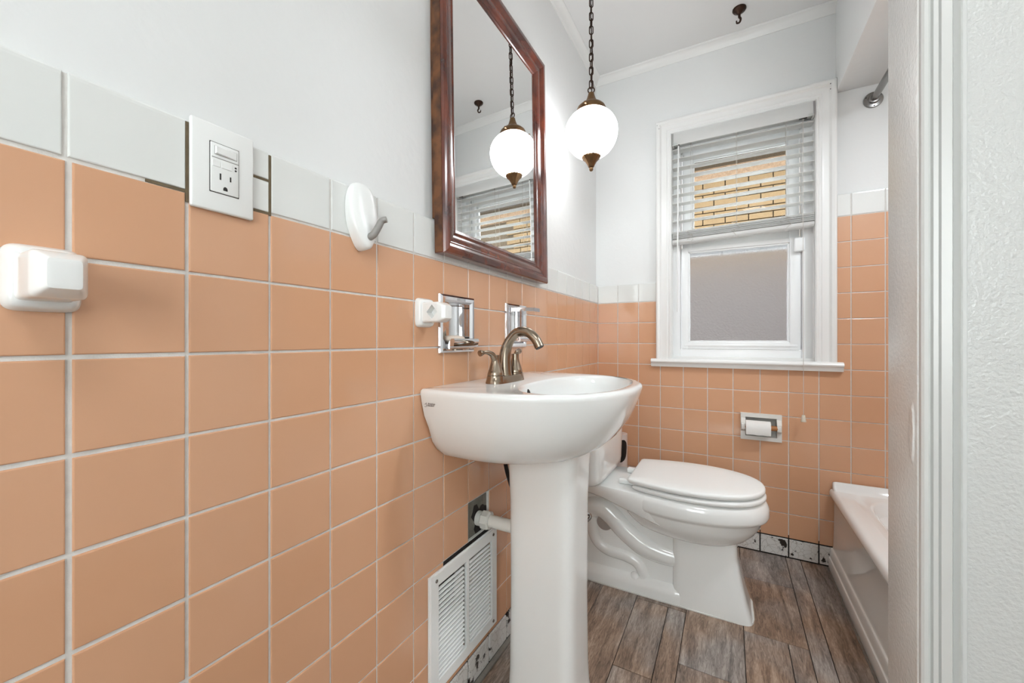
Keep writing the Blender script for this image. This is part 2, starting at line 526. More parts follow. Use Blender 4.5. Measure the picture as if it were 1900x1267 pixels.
for x0, x1, ys in plank_cols:
    for a, b in zip(ys[:-1], ys[1:]):
        plank(x0, x1, a, b)
structure(MB().box(0.0, 0.016, -1.2, 2.16, 0.0, 0.008, 0.003).build('trim_floor_edge', M['grey_caulk']))

# ---- ceiling
structure(MB().box(-0.2, X_R + 0.2, -1.4, 2.42, CEIL, CEIL + 0.12).build('ceiling', M['ceiling'], smooth=0))

# ---- tiles
def tile_mesh(rects, sides, thick, bev, top_bull, mat, name, fn, d_face, sign):
    """rects: list of (u0,u1,w0,w1) relative; sides: bevel flags (left,right,bottom,top) for each; face at d_face, body goes to d_face+sign*thick"""
    m = MB()
    for (u0, u1, w0, w1), (sl, sr, sb, st) in zip(rects, sides):
        def lv(k, flag, big=False):
            b = (top_bull if big else bev)
            return (b * k) if flag else 0.0
        # three rings: face, shoulder, wall, base
        steps = [(1.0, 0.0), (0.35, 0.25), (0.0, 1.0)]
        rings = []
        for k, d in steps:
            a0 = u0 + lv(k, sl); a1 = u1 - lv(k, sr); b0 = w0 + lv(k, sb); b1 = w1 - lv(k, st, True)
            dep = d_face + sign * bev * d
            rings.append([Vector(fn(a0, b0, dep)), Vector(fn(a1, b0, dep)), Vector(fn(a1, b1, dep)), Vector(fn(a0, b1, dep))])
        dep = d_face + sign * thick
        rings.append([Vector(fn(u0, w0, dep)), Vector(fn(u1, w0, dep)), Vector(fn(u1, w1, dep)), Vector(fn(u0, w1, dep))])
        m.loft(rings)
    return m.mesh(name, mat, smooth=0)
def cut(rect, holes):
    """rect minus holes -> rects and side flags"""
    us = sorted(set([rect[0], rect[1]] + [min(max(x, rect[0]), rect[1]) for h in holes for x in h[:2]]))
    ws = sorted(set([rect[2], rect[3]] + [min(max(x, rect[2]), rect[3]) for h in holes for x in h[2:]]))
    rs = [r for r in grid_faces(us, ws, holes) if r[1] - r[0] > 1e-4 and r[3] - r[2] > 1e-4]
    sd = [(abs(r[0] - rect[0]) < 1e-6, abs(r[1] - rect[1]) < 1e-6, abs(r[2] - rect[2]) < 1e-6, abs(r[3] - rect[3]) < 1e-6) for r in rs]
    return rs, sd
TILE_CACHE = {}
def lay_tile(wall, side, u0, u1, w0, w1, kind, holes=(), d_off=0.0, gap=0.0019):
    rect = (u0 + gap, u1 - gap, w0 + gap, w1 - gap)
    if rect[1] - rect[0] < 0.004 or rect[3] - rect[2] < 0.004: return
    fn, sign, d_face = (LEFT, -1, 0.0) if side == 'L' else ((BACK, 1, YB) if side == 'B' else (LEFT, 1, X_R))
    hs = [h for h in holes if h[0] < rect[1] and h[1] > rect[0] and h[2] < rect[3] and h[3] > rect[2]]
    mat = M[{'p': 'peach', 'w': 'white_tile', 'c': 'crazed'}[kind]]
    cu, cw = (rect[0] + rect[1]) / 2, (rect[2] + rect[3]) / 2
    bull = 0.006 if kind == 'w' else 0.0016
    if hs:
        rs, sd = cut(rect, hs)
        if not rs: return
        rs = [(a - cu, b - cu, c - cw, d - cw) for a, b, c, d in rs]
        me = tile_mesh(rs, sd, 0.008, 0.0016, bull, mat, 'tile', fn, 0.0, sign)
    else:
        key = (side, kind, round(rect[1] - rect[0], 4), round(rect[3] - rect[2], 4))
        if key not in TILE_CACHE:
            a, b = (rect[1] - rect[0]) / 2, (rect[3] - rect[2]) / 2
            TILE_CACHE[key] = tile_mesh([(-a, a, -b, b)], [(True,) * 4], 0.008, 0.0016, bull, mat, 'tile', fn, 0.0, sign)
        me = TILE_CACHE[key]
    o = obj('tile', me, wall, fn(cu, cw, d_face + d_off))
    jit = 0.0022
    if not hs:
        if side == 'B': o.rotation_euler = (random.uniform(-jit, jit), 0, random.uniform(-jit, jit))
        else: o.rotation_euler = (0, random.uniform(-jit, jit), random.uniform(-jit, jit))
    return o

W_TOP = 1.288               # top of the white cap row
SOAP = (0.807, 0.922, 0.974, 1.089)
CUP = (1.146, 1.252, 0.982, 1.092)
DUCT = (0.778, 1.036, 0.142, 0.382)
MISS = (0.9217, 1.0317, ROW(7), ROW(6))

# ---- left wall: plaster above, tile bed below
wall_left = structure(MB().box(-0.14, -0.016, -1.30, 2.40, W_TOP - 0.003, CEIL + 0.01).build('wall_left', M['plaster'], smooth=0))
bed = slab(LEFT, -1.30, 2.20, 0.105, W_TOP - 0.003, -0.14, -0.0022, [SOAP, CUP, DUCT, (MISS[0] + 0.001, MISS[1] - 0.001, MISS[2] + 0.001, MISS[3] - 0.001)])
bed.build('grout_bed', M['grout'], wall_left, smooth=0)
MB().box(-0.14, -0.0045, -1.30, 2.20, -0.01, 0.105).build('adhesive_band', M['dark_bed'], wall_left, smooth=0, label='black adhesive showing in the joints of the base tiles')
Y0 = 0.1517
left_cols = [Y0 + P * k for k in range(-3, 19)] + [2.178]
for i, (a, b) in enumerate(zip(left_cols[:-1], left_cols[1:])):
    k = i - 3
    for r in range(-1, 11):
        if r == -1:
            if k == 1:      # the split cap tile beside the socket
                lay_tile(wall_left, 'L', a, b, ROW(0), ROW(0) + 0.052, 'w')
                lay_tile(wall_left, 'L', a, b, ROW(0) + 0.052, W_TOP + 0.001, 'w')
            else:
                lay_tile(wall_left, 'L', a - (0.003 if k == 0 else 0), b - (0.003 if k == -1 else 0), ROW(0), W_TOP + 0.001, 'w', gap=0.0022)
        elif r < 10:
            if k == 7 and r == 6: continue
            hs = [SOAP, CUP, DUCT, (0.812, 1.0317, DUCT[2], ROW(7))]
            ga = 0.0019 + (0.0008 if k in (0, -1) else 0)
            lay_tile(wall_left, 'L', a, b, ROW(r + 1), ROW(r), 'p', hs, d_off=random.uniform(-0.0004, 0.0004), gap=ga)
        else:
            lay_tile(wall_left, 'L', a, b, 0.004, ROW(10) - 0.002, 'c', gap=0.0028)
# broken dark joint either side of the split tile, and the bare patch
jm = MB()
jm.box(-0.003, -0.0008, Y0 + P - 0.0022, Y0 + P + 0.0022, ROW(0) - 0.014, W_TOP - 0.003)
jm.box(-0.003, -0.0008, Y0 + 2 * P - 0.0022, Y0 + 2 * P + 0.0022, ROW(0) - 0.003, W_TOP - 0.004)
jm.box(-0.003, -0.0010, Y0 + 0.6 * P, Y0 + 2 * P, ROW(0) - 0.0019, ROW(0) + 0.0019)
jm.box(-0.003, -0.0010, Y0 + P, Y0 + 2 * P, ROW(0) + 0.0502, ROW(0) + 0.0538)
jm.build('cracked_joint', M['dark_grout'], wall_left, smooth=0, label='brown cracked joint around the split cap tile')
MB().box(-0.003, -0.0014, 0.812, 1.0305, 0.380, ROW(7) - 0.001).build('dark_gap', M['dark_bed'], wall_left, smooth=0, label='black gap between the cut tiles and the vent')
jm = MB()
jm.box(-0.13, -0.010, MISS[0] + 0.001, MISS[1] - 0.001, MISS[2] + 0.001, MISS[3] - 0.001)
jm.build('bare_cement', M['cement'], wall_left, smooth=0, label='grey cement patch where a tile is missing')
hm = MB()
pts = []
for i in range(20):
    t = 2 * PI * i / 20
    rr = 0.037 * (1 + 0.32 * math.sin(3 * t + 0.6) + 0.16 * math.sin(7 * t))
    pts.append(Vector((-0.0095, 0.990 + 0.95 * rr * math.cos(t), 0.462 + 1.15 * rr * math.sin(t))))
hm.loft([pts, [p + Vector((-0.004, 0, 0)) for p in pts]])
hm.build('ragged_hole', M['dark_bed'], wall_left, smooth=0, label='ragged black hole around the drain pipe')
dm = slab(LEFT, DUCT[0], DUCT[1], DUCT[2], DUCT[3], -0.139, -0.135)
dm.build('duct', M['dark_slot'], wall_left, smooth=0)

# ---- back wall
WIN = (0.385, 0.975, 0.862, 2.04)
TPH = (0.709, 0.834, 0.541, 0.628)
wall_back = structure(slab(BACK, -0.14, X_R + 0.14, -0.02, CEIL + 0.01, 2.196, 2.40, [WIN, TPH]).build('wall_back', M['plaster'], smooth=0))
TUB_W = 1.617               # top of the tile beside the tub
slab(BACK, -0.016, 0.312, 0.105, W_TOP - 0.003, 2.1822, 2.20).build('grout_bed', M['grout'], wall_back, smooth=0)
slab(BACK, 0.312, 1.044, 0.105, 0.862, 2.1822, 2.20, [TPH]).build('grout_bed', M['grout'], wall_back, smooth=0)
slab(BACK, 1.044, X_R, 0.105, TUB_W - 0.003, 2.1822, 2.20).build('grout_bed', M['grout'], wall_back, smooth=0)
MB().box(-0.01, 1.2, 2.1848, 2.20, -0.01, 0.105).build('adhesive_band', M['dark_bed'], wall_back, smooth=0, label='black adhesive showing between the base tiles')
BX = 0.1091
cols = [-0.001, BX] + [BX + P * k for k in range(1, 16)]
cols = [c for c in cols if c < X_R] + [X_R - 0.001]
for a, b in zip(cols[:-1], cols[1:]):
    # left of the window / below the sill / beside the tub
    for r in range(-4, 11):
        z0, z1 = (ROW(r + 1), ROW(r)) if r < 10 else (0.004, ROW(10) - 0.002)
        parts = []
        if a < 0.312: parts.append((a, min(b, 0.309), 'left'))
        if b > 1.046: parts.append((max(a, 1.051), b, 'tub'))
        if r >= 3:
            parts = [(a, b, 'all')]
        for pa, pb, zone in parts:
            if pb - pa < 0.012: continue
            kind = 'p'; zz1 = z1
            if zone == 'left':
                if r < -1: continue
                if r == -1: kind = 'w'; zz1 = W_TOP + 0.001
            if zone == 'tub':
                if r == -4: kind = 'w'; zz1 = TUB_W + 0.001
            if r == 10: kind = 'c'
            if r == 10 and pa > 1.06: continue
            if r > 7 and pa > 1.06: continue
            lay_tile(wall_back, 'B', pa, pb, z0, zz1, kind, [TPH] if zone == 'all' else (), d_off=random.uniform(-0.0004, 0.0004), gap=0.0017 if kind != 'c' else 0.0026)

# ---- right wall of the alcove (behind the partition) and the rest of the shell
wall_right = structure(MB().box(X_R, X_R + 0.14, -1.30, 2.40, -0.02, CEIL + 0.01).build('wall_right', M['plaster'], smooth=0))
# unseen window added in the entry wall to let in fill daylight
FILL_WIN = (0.42, 1.38, 0.80, 2.00)
wall_front = structure(slab(BACK, -0.14, X_R + 0.14, -0.02, CEIL + 0.01, -1.42, -1.30, [FILL_WIN]).build('wall_front', M['plaster'], smooth=0))
w2 = structure(bpy.data.objects.new('fill_window', None)); COL.objects.link(w2); w2.location = (0.9, -1.36, 0.55)
m2 = slab(BACK, FILL_WIN[0] - 0.07, FILL_WIN[1] + 0.07, FILL_WIN[2] - 0.07, FILL_WIN[3] + 0.07, -1.30, -1.285, [FILL_WIN])
m2.build('casing', M['gloss_white'], w2, 0)
m2 = slab(BACK, FILL_WIN[0], FILL_WIN[1], FILL_WIN[2], FILL_WIN[3], -1.39, -1.35, [(FILL_WIN[0] + 0.05, 0.88, FILL_WIN[2] + 0.05, FILL_WIN[3] - 0.05), (0.92, FILL_WIN[1] - 0.05, FILL_WIN[2] + 0.05, FILL_WIN[3] - 0.05)])
m2.build('frame', M['plastic2'], w2, 0)
for xa, xb in ((FILL_WIN[0] + 0.05, 0.88), (0.92, FILL_WIN[1] - 0.05)):
    MB().box(xa, xb, -1.372, -1.368, FILL_WIN[2] + 0.05, FILL_WIN[3] - 0.05).build('pane', M['glass'], w2, 0)
rt = MB()
for i in range(11):
    for r in range(-3, 7):
        y0, y1 = 0.955 + P * i + 0.002, 0.955 + P * (i + 1) - 0.002
        rt.box(X_R - 0.006, X_R, y0, y1, ROW(r + 1) + 0.002, ROW(r) - 0.002)
rt = rt.build('tile_field', M['peach'], wall_right, smooth=0)
rt['kind'] = 'stuff'

# ---- partition at the near end of the tub, with its jamb and casing
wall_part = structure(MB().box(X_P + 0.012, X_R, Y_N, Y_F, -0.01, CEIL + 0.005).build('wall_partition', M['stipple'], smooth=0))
structure(MB().box(X_P, X_P + 0.02, Y_N - 0.004, Y_F + 0.004, 0.0, CEIL, 0.002, 2).build('trim_jamb', M['jamb']))
# painted-over latch scar on the jamb: a shallow rounded bump
lm = MB()
lp = []
for i in range(24):
    t = 2 * PI * i / 24
    yy = Y_N + 0.012 + 0.016 * math.cos(t) * (1.0 if math.cos(t) > 0 else 0.6)
    zz = 0.845 + 0.052 * math.sin(t)
    lp.append((yy, zz))
lm.loft([[Vector((X_P + 0.001, y, z)) for y, z in lp], [Vector((X_P - 0.0022, Y_N + 0.01 + (y - Y_N - 0.01) * 0.72, 0.845 + (z - 0.845) * 0.8)) for y, z in lp]])
lm.build('strike_plate', M['jamb'], bpy.data.objects['trim_jamb'], label='painted-over strike plate on the jamb')
cas = [(0, 0), (0, 0.012), (0.003, 0.0135), (0.0075, 0.0135), (0.0085, 0.010), (0.0115, 0.0105), (0.0135, 0.0125), (0.0185, 0.013), (0.020, 0.0105), (0.022, 0.0125),
       (0.0325, 0.0135), (0.0355, 0.0105), (0.037, 0.008), (0.040, 0.0095), (0.0425, 0.0115), (0.045, 0.0095), (0.0475, 0.006), (0.0515, 0.005), (0.053, 0.0)]
cas = [(a, b if b in (0, 0.012) else max(0.0025, 0.014 - (0.0135 - b) * 1.9)) for a, b in cas]
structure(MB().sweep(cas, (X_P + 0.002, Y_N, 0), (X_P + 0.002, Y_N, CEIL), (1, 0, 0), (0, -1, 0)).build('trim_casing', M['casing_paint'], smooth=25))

# ---- soffit over the tub
structure(MB().box(1.050, X_R, Y_N + 0.02, 2.197, 2.062, CEIL + 0.005, 0.004, 2).build('trim_soffit', M['plaster']))

# ---- ceiling moulding
crown_ = [(0, 0), (0, -0.052), (0.006, -0.052), (0.009, -0.047), (0.011, -0.040), (0.016, -0.030), (0.024, -0.019), (0.034, -0.012), (0.042, -0.010), (0.045, -0.006), (0.045, 0)]
crown = [(a * 0.72, b * 0.78) for a, b in crown_]
structure(MB().sweep(crown, (-0.016, -1.3, CEIL), (-0.016, 2.196, CEIL), (1, 0, 0), (0, 0, 1), 0, 1).build('trim_crown_left', M['gloss_white'], smooth=25))
structure(MB().sweep(crown, (-0.016, 2.196, CEIL), (1.05, 2.196, CEIL), (0, -1, 0), (0, 0, 1), 1, 0).build('trim_crown_back', M['gloss_white'], smooth=25))

# ================================================================== WINDOW
window = structure(bpy.data.objects.new('window_1', None)); COL.objects.link(window)
window.location = (0.68, 2.2, 0.855)
win = lambda name, mb, mat, sm=30, par=None: mb.build(name, mat, par or window, sm)
WX0, WX1, WZ0, WZ1 = WIN
# casing: profile width 0.075, a measured from the inner edge outwards
wc = [(0, 0), (0, 0.012), (0.004, 0.016), (0.010, 0.016), (0.013, 0.012), (0.020, 0.012), (0.024, 0.015), (0.030, 0.014), (0.048, 0.014), (0.052, 0.017), (0.056, 0.022), (0.066, 0.024), (0.072, 0.022), (0.075, 0.018), (0.075, 0)]
yw = 2.184
for s, nm in ((-1, 0), (1, 0)):
    x = WX0 if s < 0 else WX1
    m = MB(); m.sweep(wc, (x, yw, WZ0), (x, yw, WZ1), (s, 0, 0), (0, -1, 0), 0, -1)
    win('side_casing', m, M['gloss_white'], 25)
m = MB(); m.sweep(wc, (WX0, yw, WZ1), (WX1, yw, WZ1), (0, 0, 1), (0, -1, 0), -1, -1)
win('head_casing', m, M['gloss_white'], 25)
# nails in the casing
for px, pz in ((0.3165, 2.095), (0.325, 2.076), (1.026, 2.094), (1.026, 2.071)):
    m = MB(); m.lathe([(0.0018, 0), (0.0018, 0.002), (0.0005, 0.003)], (px, yw - 0.021, pz), (0, -1, 0), 8)
    win('nail', m, M['dark_slot'])
# sill
sp = [(0.004, 0), (0.04, 0), (0.048, 0.005), (0.051, 0.011), (0.050, 0.016), (0.046, 0.019), (0.042, 0.024), (0.038, 0.036), (0.036, 0.040), (0.004, 0.040)]
sill = MB()
prof = [(a, -b) for a, b in sp]
sill.loft([[Vector((x, 2.196 - a, 0.893 + b)) for a, b in prof] for x in (0.287, 0.289, 1.068, 1.070)])
sl = win('sill', sill, M['gloss_white'], 30)
# lining and vinyl frame
m = MB()
m.box(WX0 + 0.0015, WX1 - 0.0015, 2.20, 2.399, 0.855, 0.905)
m.box(WX0 - 0.02, WX0 + 0.0015, 2.185, 2.399, 0.864, 2.06)
m.box(WX1 - 0.0015, WX1 + 0.02, 2.185, 2.399, 0.864, 2.06)
m.box(WX0 + 0.0015, WX1 - 0.0015, 2.185, 2.399, WZ1 - 0.0015, WZ1 + 0.02)
win('lining', m, M['gloss_white'], 0)
m = MB()
for a, b in ((WX0, 0.4195), (0.9365, WX1)):
    m.box(a, b, 2.230, 2.34, 0.90, WZ1, 0.003)
m.box(WX0, WX1, 2.230, 2.34, 1.985, WZ1, 0.003)
m.box(WX0, WX1, 2.242, 2.34, 0.90, 0.936, 0.003)
m.box(0.41, 0.945, 2.2425, 2.262, 0.932, 0.941, 0.002)
win('frame', m, M['plastic2'])
def sash(name, x0, x1, z0, z1, y0, y1, gx0, gx1, gz0, gz1, gm):
    s = None
    mm = MB()
    mm.box(x0, gx0, y0, y1, z0, z1, 0.004)
    mm.box(gx1, x1, y0, y1, z0, z1, 0.004)
    mm.box(gx0 - 0.004, gx1 + 0.004, y0 + 0.0005, y1, z0, gz0, 0.004)
    mm.box(gx0 - 0.004, gx1 + 0.004, y0 + 0.0005, y1, gz1, z1, 0.004)
    s = win(name, mm, M['plastic2'])
    mm = MB()   # inner bead
    mm.box(gx0 - 0.001, gx0 + 0.007, y0 + 0.008, y1 - 0.004, gz0, gz1, 0.002)
    mm.box(gx1 - 0.007, gx1 + 0.001, y0 + 0.008, y1 - 0.004, gz0, gz1, 0.002)
    mm.box(gx0, gx1, y0 + 0.008, y1 - 0.004, gz0 - 0.001, gz0 + 0.007, 0.002)
    mm.box(gx0, gx1, y0 + 0.008, y1 - 0.004, gz1 - 0.007, gz1 + 0.001, 0.002)
    mm.build('glazing_bead', M['plastic2'], s)
    mm = MB().box(gx0 + 0.002, gx1 - 0.002, y0 + 0.016, y0 + 0.020, gz0 + 0.002, gz1 - 0.002)
    mm.build('pane', gm, s, 0)
    return s
low = sash('lower_sash', 0.4235, 0.9325, 0.942, 1.466, 2.246, 2.282, 0.457, 0.890, 0.978, 1.444, M['pebbled'])
up = sash('upper_sash', 0.4235, 0.9325, 1.430, 1.990, 2.288, 2.324, 0.474, 0.890, 1.512, 1.935, M['glass'])
MB().box(0.905, 0.945, 2.222, 2.246, 1.395, 1.458, 0.006, 3).build('sash_latch', M['plastic2'], low, label='white latch block at the top corner of the lower sash')
MB().box(0.44, 0.92, 2.2425, 2.247, 0.957, 0.967, 0.002).build('lift_rail', M['plastic2'], low)

# ---- blind
blind = thing('window_blind', (0.68, 2.205, 1.49), 'white slatted blind half raised inside the window', 'blind')
bp_ = lambda name, mb, mat, sm=30, lab=None: mb.build(name, mat, blind, sm, lab)
head = MB(); head.box(0.392, 0.968, 2.172, 2.222, 1.986, 2.032, 0.003)
bp_('headrail', head, M['slat'])
va = MB(); va.box(0.388, 0.972, 2.160, 2.168, 1.972, 2.037, 0.003)
va.box(0.388, 0.396, 2.160, 2.205, 1.972, 2.037, 0.003); va.box(0.964, 0.972, 2.160, 2.205, 1.972, 2.037, 0.003)
bp_('valance', va, M['slat'])
for x in (0.404, 0.957):
    m = MB(); m.box(x - 0.008, x + 0.008, 2.157, 2.162, 1.968, 1.982, 0.002)
    bp_('valance_clip', m, M['glass'])
slat_prof = []
for i in range(7):
    t = i / 6 - 0.5
    slat_prof.append((t * 0.050, 0.003 * (1 - 4 * t * t)))
prof = [(a, b + 0.0013) for a, b in slat_prof] + [(a, b - 0.0013) for a, b in reversed(slat_prof)]
ca, sa = math.cos(math.radians(1)), math.sin(math.radians(1))
prof = [(a * ca - b * sa, a * sa + b * ca) for a, b in prof]
for k in range(10):
    z = 1.955 - 0.0437 * k
    zl = z - 0.0016 * k
    m = MB()
    m.loft([[Vector((0.3885, 2.199 + a, zl + b)) for a, b in prof], [Vector((0.9715, 2.199 + a, z + b)) for a, b in prof]])
    if k < 9:
        bp_('slat', m, M['slat'], 40)
for k in range(9):       # gathered slats resting on the bottom rail
    z = 1.553 - 0.0042 * k
    m = MB()
    zl = z - 0.016
    dy = random.uniform(-0.002, 0.002)
    m.loft([[Vector((0.3885, 2.199 + dy + a, zl + b * 0.9)) for a, b in prof], [Vector((0.9715, 2.199 + dy + a, z + b * 0.9)) for a, b in prof]])
    bp_('slat', m, M['slat'], 40)
m = MB()
rail = [(-0.026, 0.005), (-0.026, -0.009), (-0.020, -0.0145), (0.020, -0.0145), (0.026, -0.009), (0.026, 0.005)]
m.loft([[Vector((0.3885, 2.199 + a, 1.492 + b)) for a, b in rail], [Vector((0.9715, 2.199 + a, 1.508 + b)) for a, b in rail]])
bp_('bottom_rail', m, M['slat'], 30)
for x in (0.475, 0.672, 0.868):
    zb = 1.492 + (x - 0.39) / 0.58 * 0.016
    m = MB()
    m.tube([(x, 2.171, 1.985), (x, 2.171, zb + 0.05)], 0.0007, 6)
    m.tube([(x + 0.004, 2.227, 1.985), (x + 0.004, 2.227, zb + 0.05)], 0.0007, 6)
    bp_('ladder_cord', m, M['cord'])
    m = MB()     # slack of the ladder cord bunched in front of the stack
    rnd = random.Random(int(x * 1000))
    pts = [(x + rnd.uniform(-0.020, 0.020), 2.168 - rnd.uniform(0, 0.012), zb + 0.052 - 0.006 * i + rnd.uniform(-0.006, 0.006)) for i in range(10)]
    m.tube(catmull([(x, 2.171, zb + 0.054)] + pts + [(x, 2.171, zb - 0.012)], 5), 0.0008, 5)
    bp_('slack_cord', m, M['cord'])
    m = MB().lathe([(0.009, 0), (0.010, -0.002), (0.005, -0.006), (0.001, -0.007)], (x, 2.19, zb - 0.0145), (0, 0, 1), 12)
    bp_('cord_plug', m, M['slat'])
    m = MB().box(x - 0.004, x + 0.004, 2.168, 2.172, 1.968, 1.98, 0.001)
    bp_('cord_guide', m, M['grey_plastic'])
m = MB(); m.tube([(0.419, 2.158, 1.965), (0.417, 2.156, 1.80), (0.416, 2.150, 1.49), (0.416, 2.148, 1.13)], 0.0032, 8)
bp_('tilt_wand', m, M['plastic'], 40)
m = MB(); m.tube([(0.420, 2.166, 1.985), (0.420, 2.160, 1.962)], 0.003, 8)
bp_('wand_hook', m, M['dark_slot'])
m = MB(); m.tube([(0.930, 2.165, 1.975), (0.928, 2.150, 1.5), (0.928, 2.138, 0.90), (0.928, 2.138, 0.655)], 0.0011, 6)
bp_('lift_cord', m, M['cord'])
m = MB(); m.box(0.915, 0.945, 2.163, 2.169, 1.968, 1.976, 0.001)
bp_('cord_slot', m, M['dark_slot'])
m = MB(); m.lathe([(0.0055, 0.0), (0.0065, -0.002), (0.0075, -0.012), (0.0105, -0.027), (0.010, -0.029), (0.008, -0.029)], (0.928, 2.138, 0.660), (0, 0, 1), 16)
bp_('cord_tassel', m, M['ivory'], 40, 'ivory bell-shaped cord tassel')

# ================================================================== OUTSIDE
YO = 4.25
wall_out = structure(MB().box(-2.4, 4.6, YO + 0.03, YO + 0.25, -0.3, 2.675).build('wall_neighbour', M['mortar'], smooth=0))
bl, bh = 0.190, 0.058
brick_me = MB().box(-bl / 2 + 0.004, bl / 2 - 0.004, 0, 0.04, 0.004, bh - 0.004, 0.002, 1).mesh('brick', M['brick'], 0)
ZB0, ROWS = 1.80, 12
for r in range(ROWS):
    for i in range(10):
        obj('brick', brick_me, wall_out, (-0.15 + (bl / 2 if r % 2 else 0) + bl * i, YO, ZB0 + bh * r))
ot = MB()
for k in range(1, 36):
    zz = ZB0 - bh * k
    for i in range(34):
        x0 = -2.35 + (bl / 2 if k % 2 else 0) + bl * i
        ot.box(x0 + 0.004, x0 + bl - 0.004, YO, YO + 0.035, zz + 0.004, zz + bh - 0.004)
ot = ot.build('brickwork', M['grey_brick'], wall_out, smooth=0); ot['kind'] = 'stuff'
MB().box(-2.4, 4.6, YO - 0.02, YO + 0.15, ZB0 + bh * ROWS, ZB0 + bh * ROWS + 0.13, 0.008).build('stone_band', M['stone'], wall_out)
structure(MB().box(-2.4, 4.6, YO - 0.42, YO + 0.25, 2.73, 2.80).build('trim_eave', M['eave'], smooth=0))
structure(MB().box(-9.0, 11.0, -12.0, 9.0, -0.5, -0.3).build('ground_outside', M['ground'], smooth=0))

# ================================================================== PEDESTAL SINK
YC = 1.02
def ray_ring(poly, c, n, z):
    """sample a closed polygon (x, y) by rays from c"""
    out = []
    m = len(poly)
    for i in range(n):
        t = 2 * PI * i / n
        d = (math.cos(t), math.sin(t)); best = None
        for k in range(m):
            ax, ay = poly[k][0] - c[0], poly[k][1] - c[1]
            bx, by = poly[(k + 1) % m][0] - c[0], poly[(k + 1) % m][1] - c[1]
            ex, ey = bx - ax, by - ay
            den = d[0] * ey - d[1] * ex
            if abs(den) < 1e-12: continue
            s = (ax * ey - ay * ex) / den
            u = (ax * d[1] - ay * d[0]) / den
            if s > 0 and -1e-9 <= u <= 1 + 1e-9:
                if best is None or s > best: best = s
        out.append(Vector((c[0] + d[0] * best, c[1] + d[1] * best, z)))
    return out
def sink_plan(s, inset=0.0, back=0.001):
    A, B, x0 = 0.446 * s - inset, 0.309 * s - inset, 0.10 * s
    pts = [(back, YC - B * 0.985 + 0.006), (back + 0.006, YC - B * 0.985)]
    n = 48
    for i in range(n + 1):
        t = PI * i / n
        cx, sy = math.cos(t), math.sin(t)
        e = 2 / 2.35
        pts.append((x0 + (A - x0) * (abs(sy) ** e), YC - B * math.copysign(abs(cx) ** e, cx)))
    pts += [(back + 0.006, YC + B * 0.985), (back, YC + B * 0.985 - 0.006)]
    return pts
def ellipse(cx, cy, a, b, n=2.0, k=64):
    e = 2 / n
    out = []
    for i in range(k):
        t = 2 * PI * i / k
        c, s = math.cos(t), math.sin(t)
        out.append((cx + a * math.copysign(abs(c) ** e, c), cy + b * math.copysign(abs(s) ** e, s)))
    return out
sink = thing('pedestal_sink', (0.19, YC, 0.0), 'white porcelain pedestal sink on the peach tiled wall', 'sink')
N = 128; C0 = (0.20, YC); ZR = 0.874
rings = []
for z, s in ((0.684, 0.45), (0.686, 0.58), (0.691, 0.66), (0.701, 0.735), (0.718, 0.80), (0.742, 0.86), (0.779, 0.922), (0.81, 0.957), (0.842, 0.985), (0.858, 0.996), (ZR - 0.009, 1.0)):
    rings.append(ray_ring(sink_plan(s), C0, N, z))
rings.append(ray_ring(sink_plan(1.0, 0.002), C0, N, ZR - 0.004))
rings.append(ray_ring(sink_plan(1.0, 0.008), C0, N, ZR - 0.0005))
rings.append(ray_ring(sink_plan(1.0, 0.013), C0, N, ZR))
def bowl_ring(f, z, fx=1.0):
    return ray_ring(ellipse(0.292 - 0.012 * (1 - f), YC, 0.122 * f * fx, 0.236 * f, 2.3), (0.28, YC), N, z)
rings.append(bowl_ring(1.035, ZR - 0.0004))
rings.append(bowl_ring(1.0, ZR - 0.003))
rings.append(bowl_ring(0.975, ZR - 0.010))
for f, z in ((0.95, 0.845), (0.90, 0.81), (0.82, 0.775), (0.68, 0.75), (0.45, 0.738), (0.2, 0.735), (0.1, 0.733)):
    rings.append(bowl_ring(f, z))
bm_ = MB().loft(rings)
basin = bm_.build('basin', M['porcelain'], sink, 40)
MB().lathe([(0.022, 0), (0.022, 0.003), (0.016, 0.004), (0.014, 0.001)], (0.28, YC, 0.734), (0, 0, 1), 24).build('drain', M['chrome'], basin)
m = MB(); m.lathe([(0.008, 0), (0.008, 0.004)], (0.178, 0.935, 0.852), (0.9, 0, 0.35), 16)
m.build('overflow_hole', M['black'], basin)
# pedestal
rings = []
for z, a, b, n in ((0.0, 0.104, 0.098, 4), (0.012, 0.104, 0.098, 4), (0.03, 0.099, 0.092, 4.5), (0.09, 0.096, 0.087, 5), (0.30, 0.094, 0.084, 5), (0.55, 0.096, 0.084, 5), (0.64, 0.099, 0.088, 5), (0.69, 0.106, 0.098, 4)):
    rings.append([Vector((x, y, z)) for x, y in ellipse(0.199, YC + 0.012, a, b, n, 64)])
MB().loft(rings).build('pedestal', M['porcelain'], sink, 50)
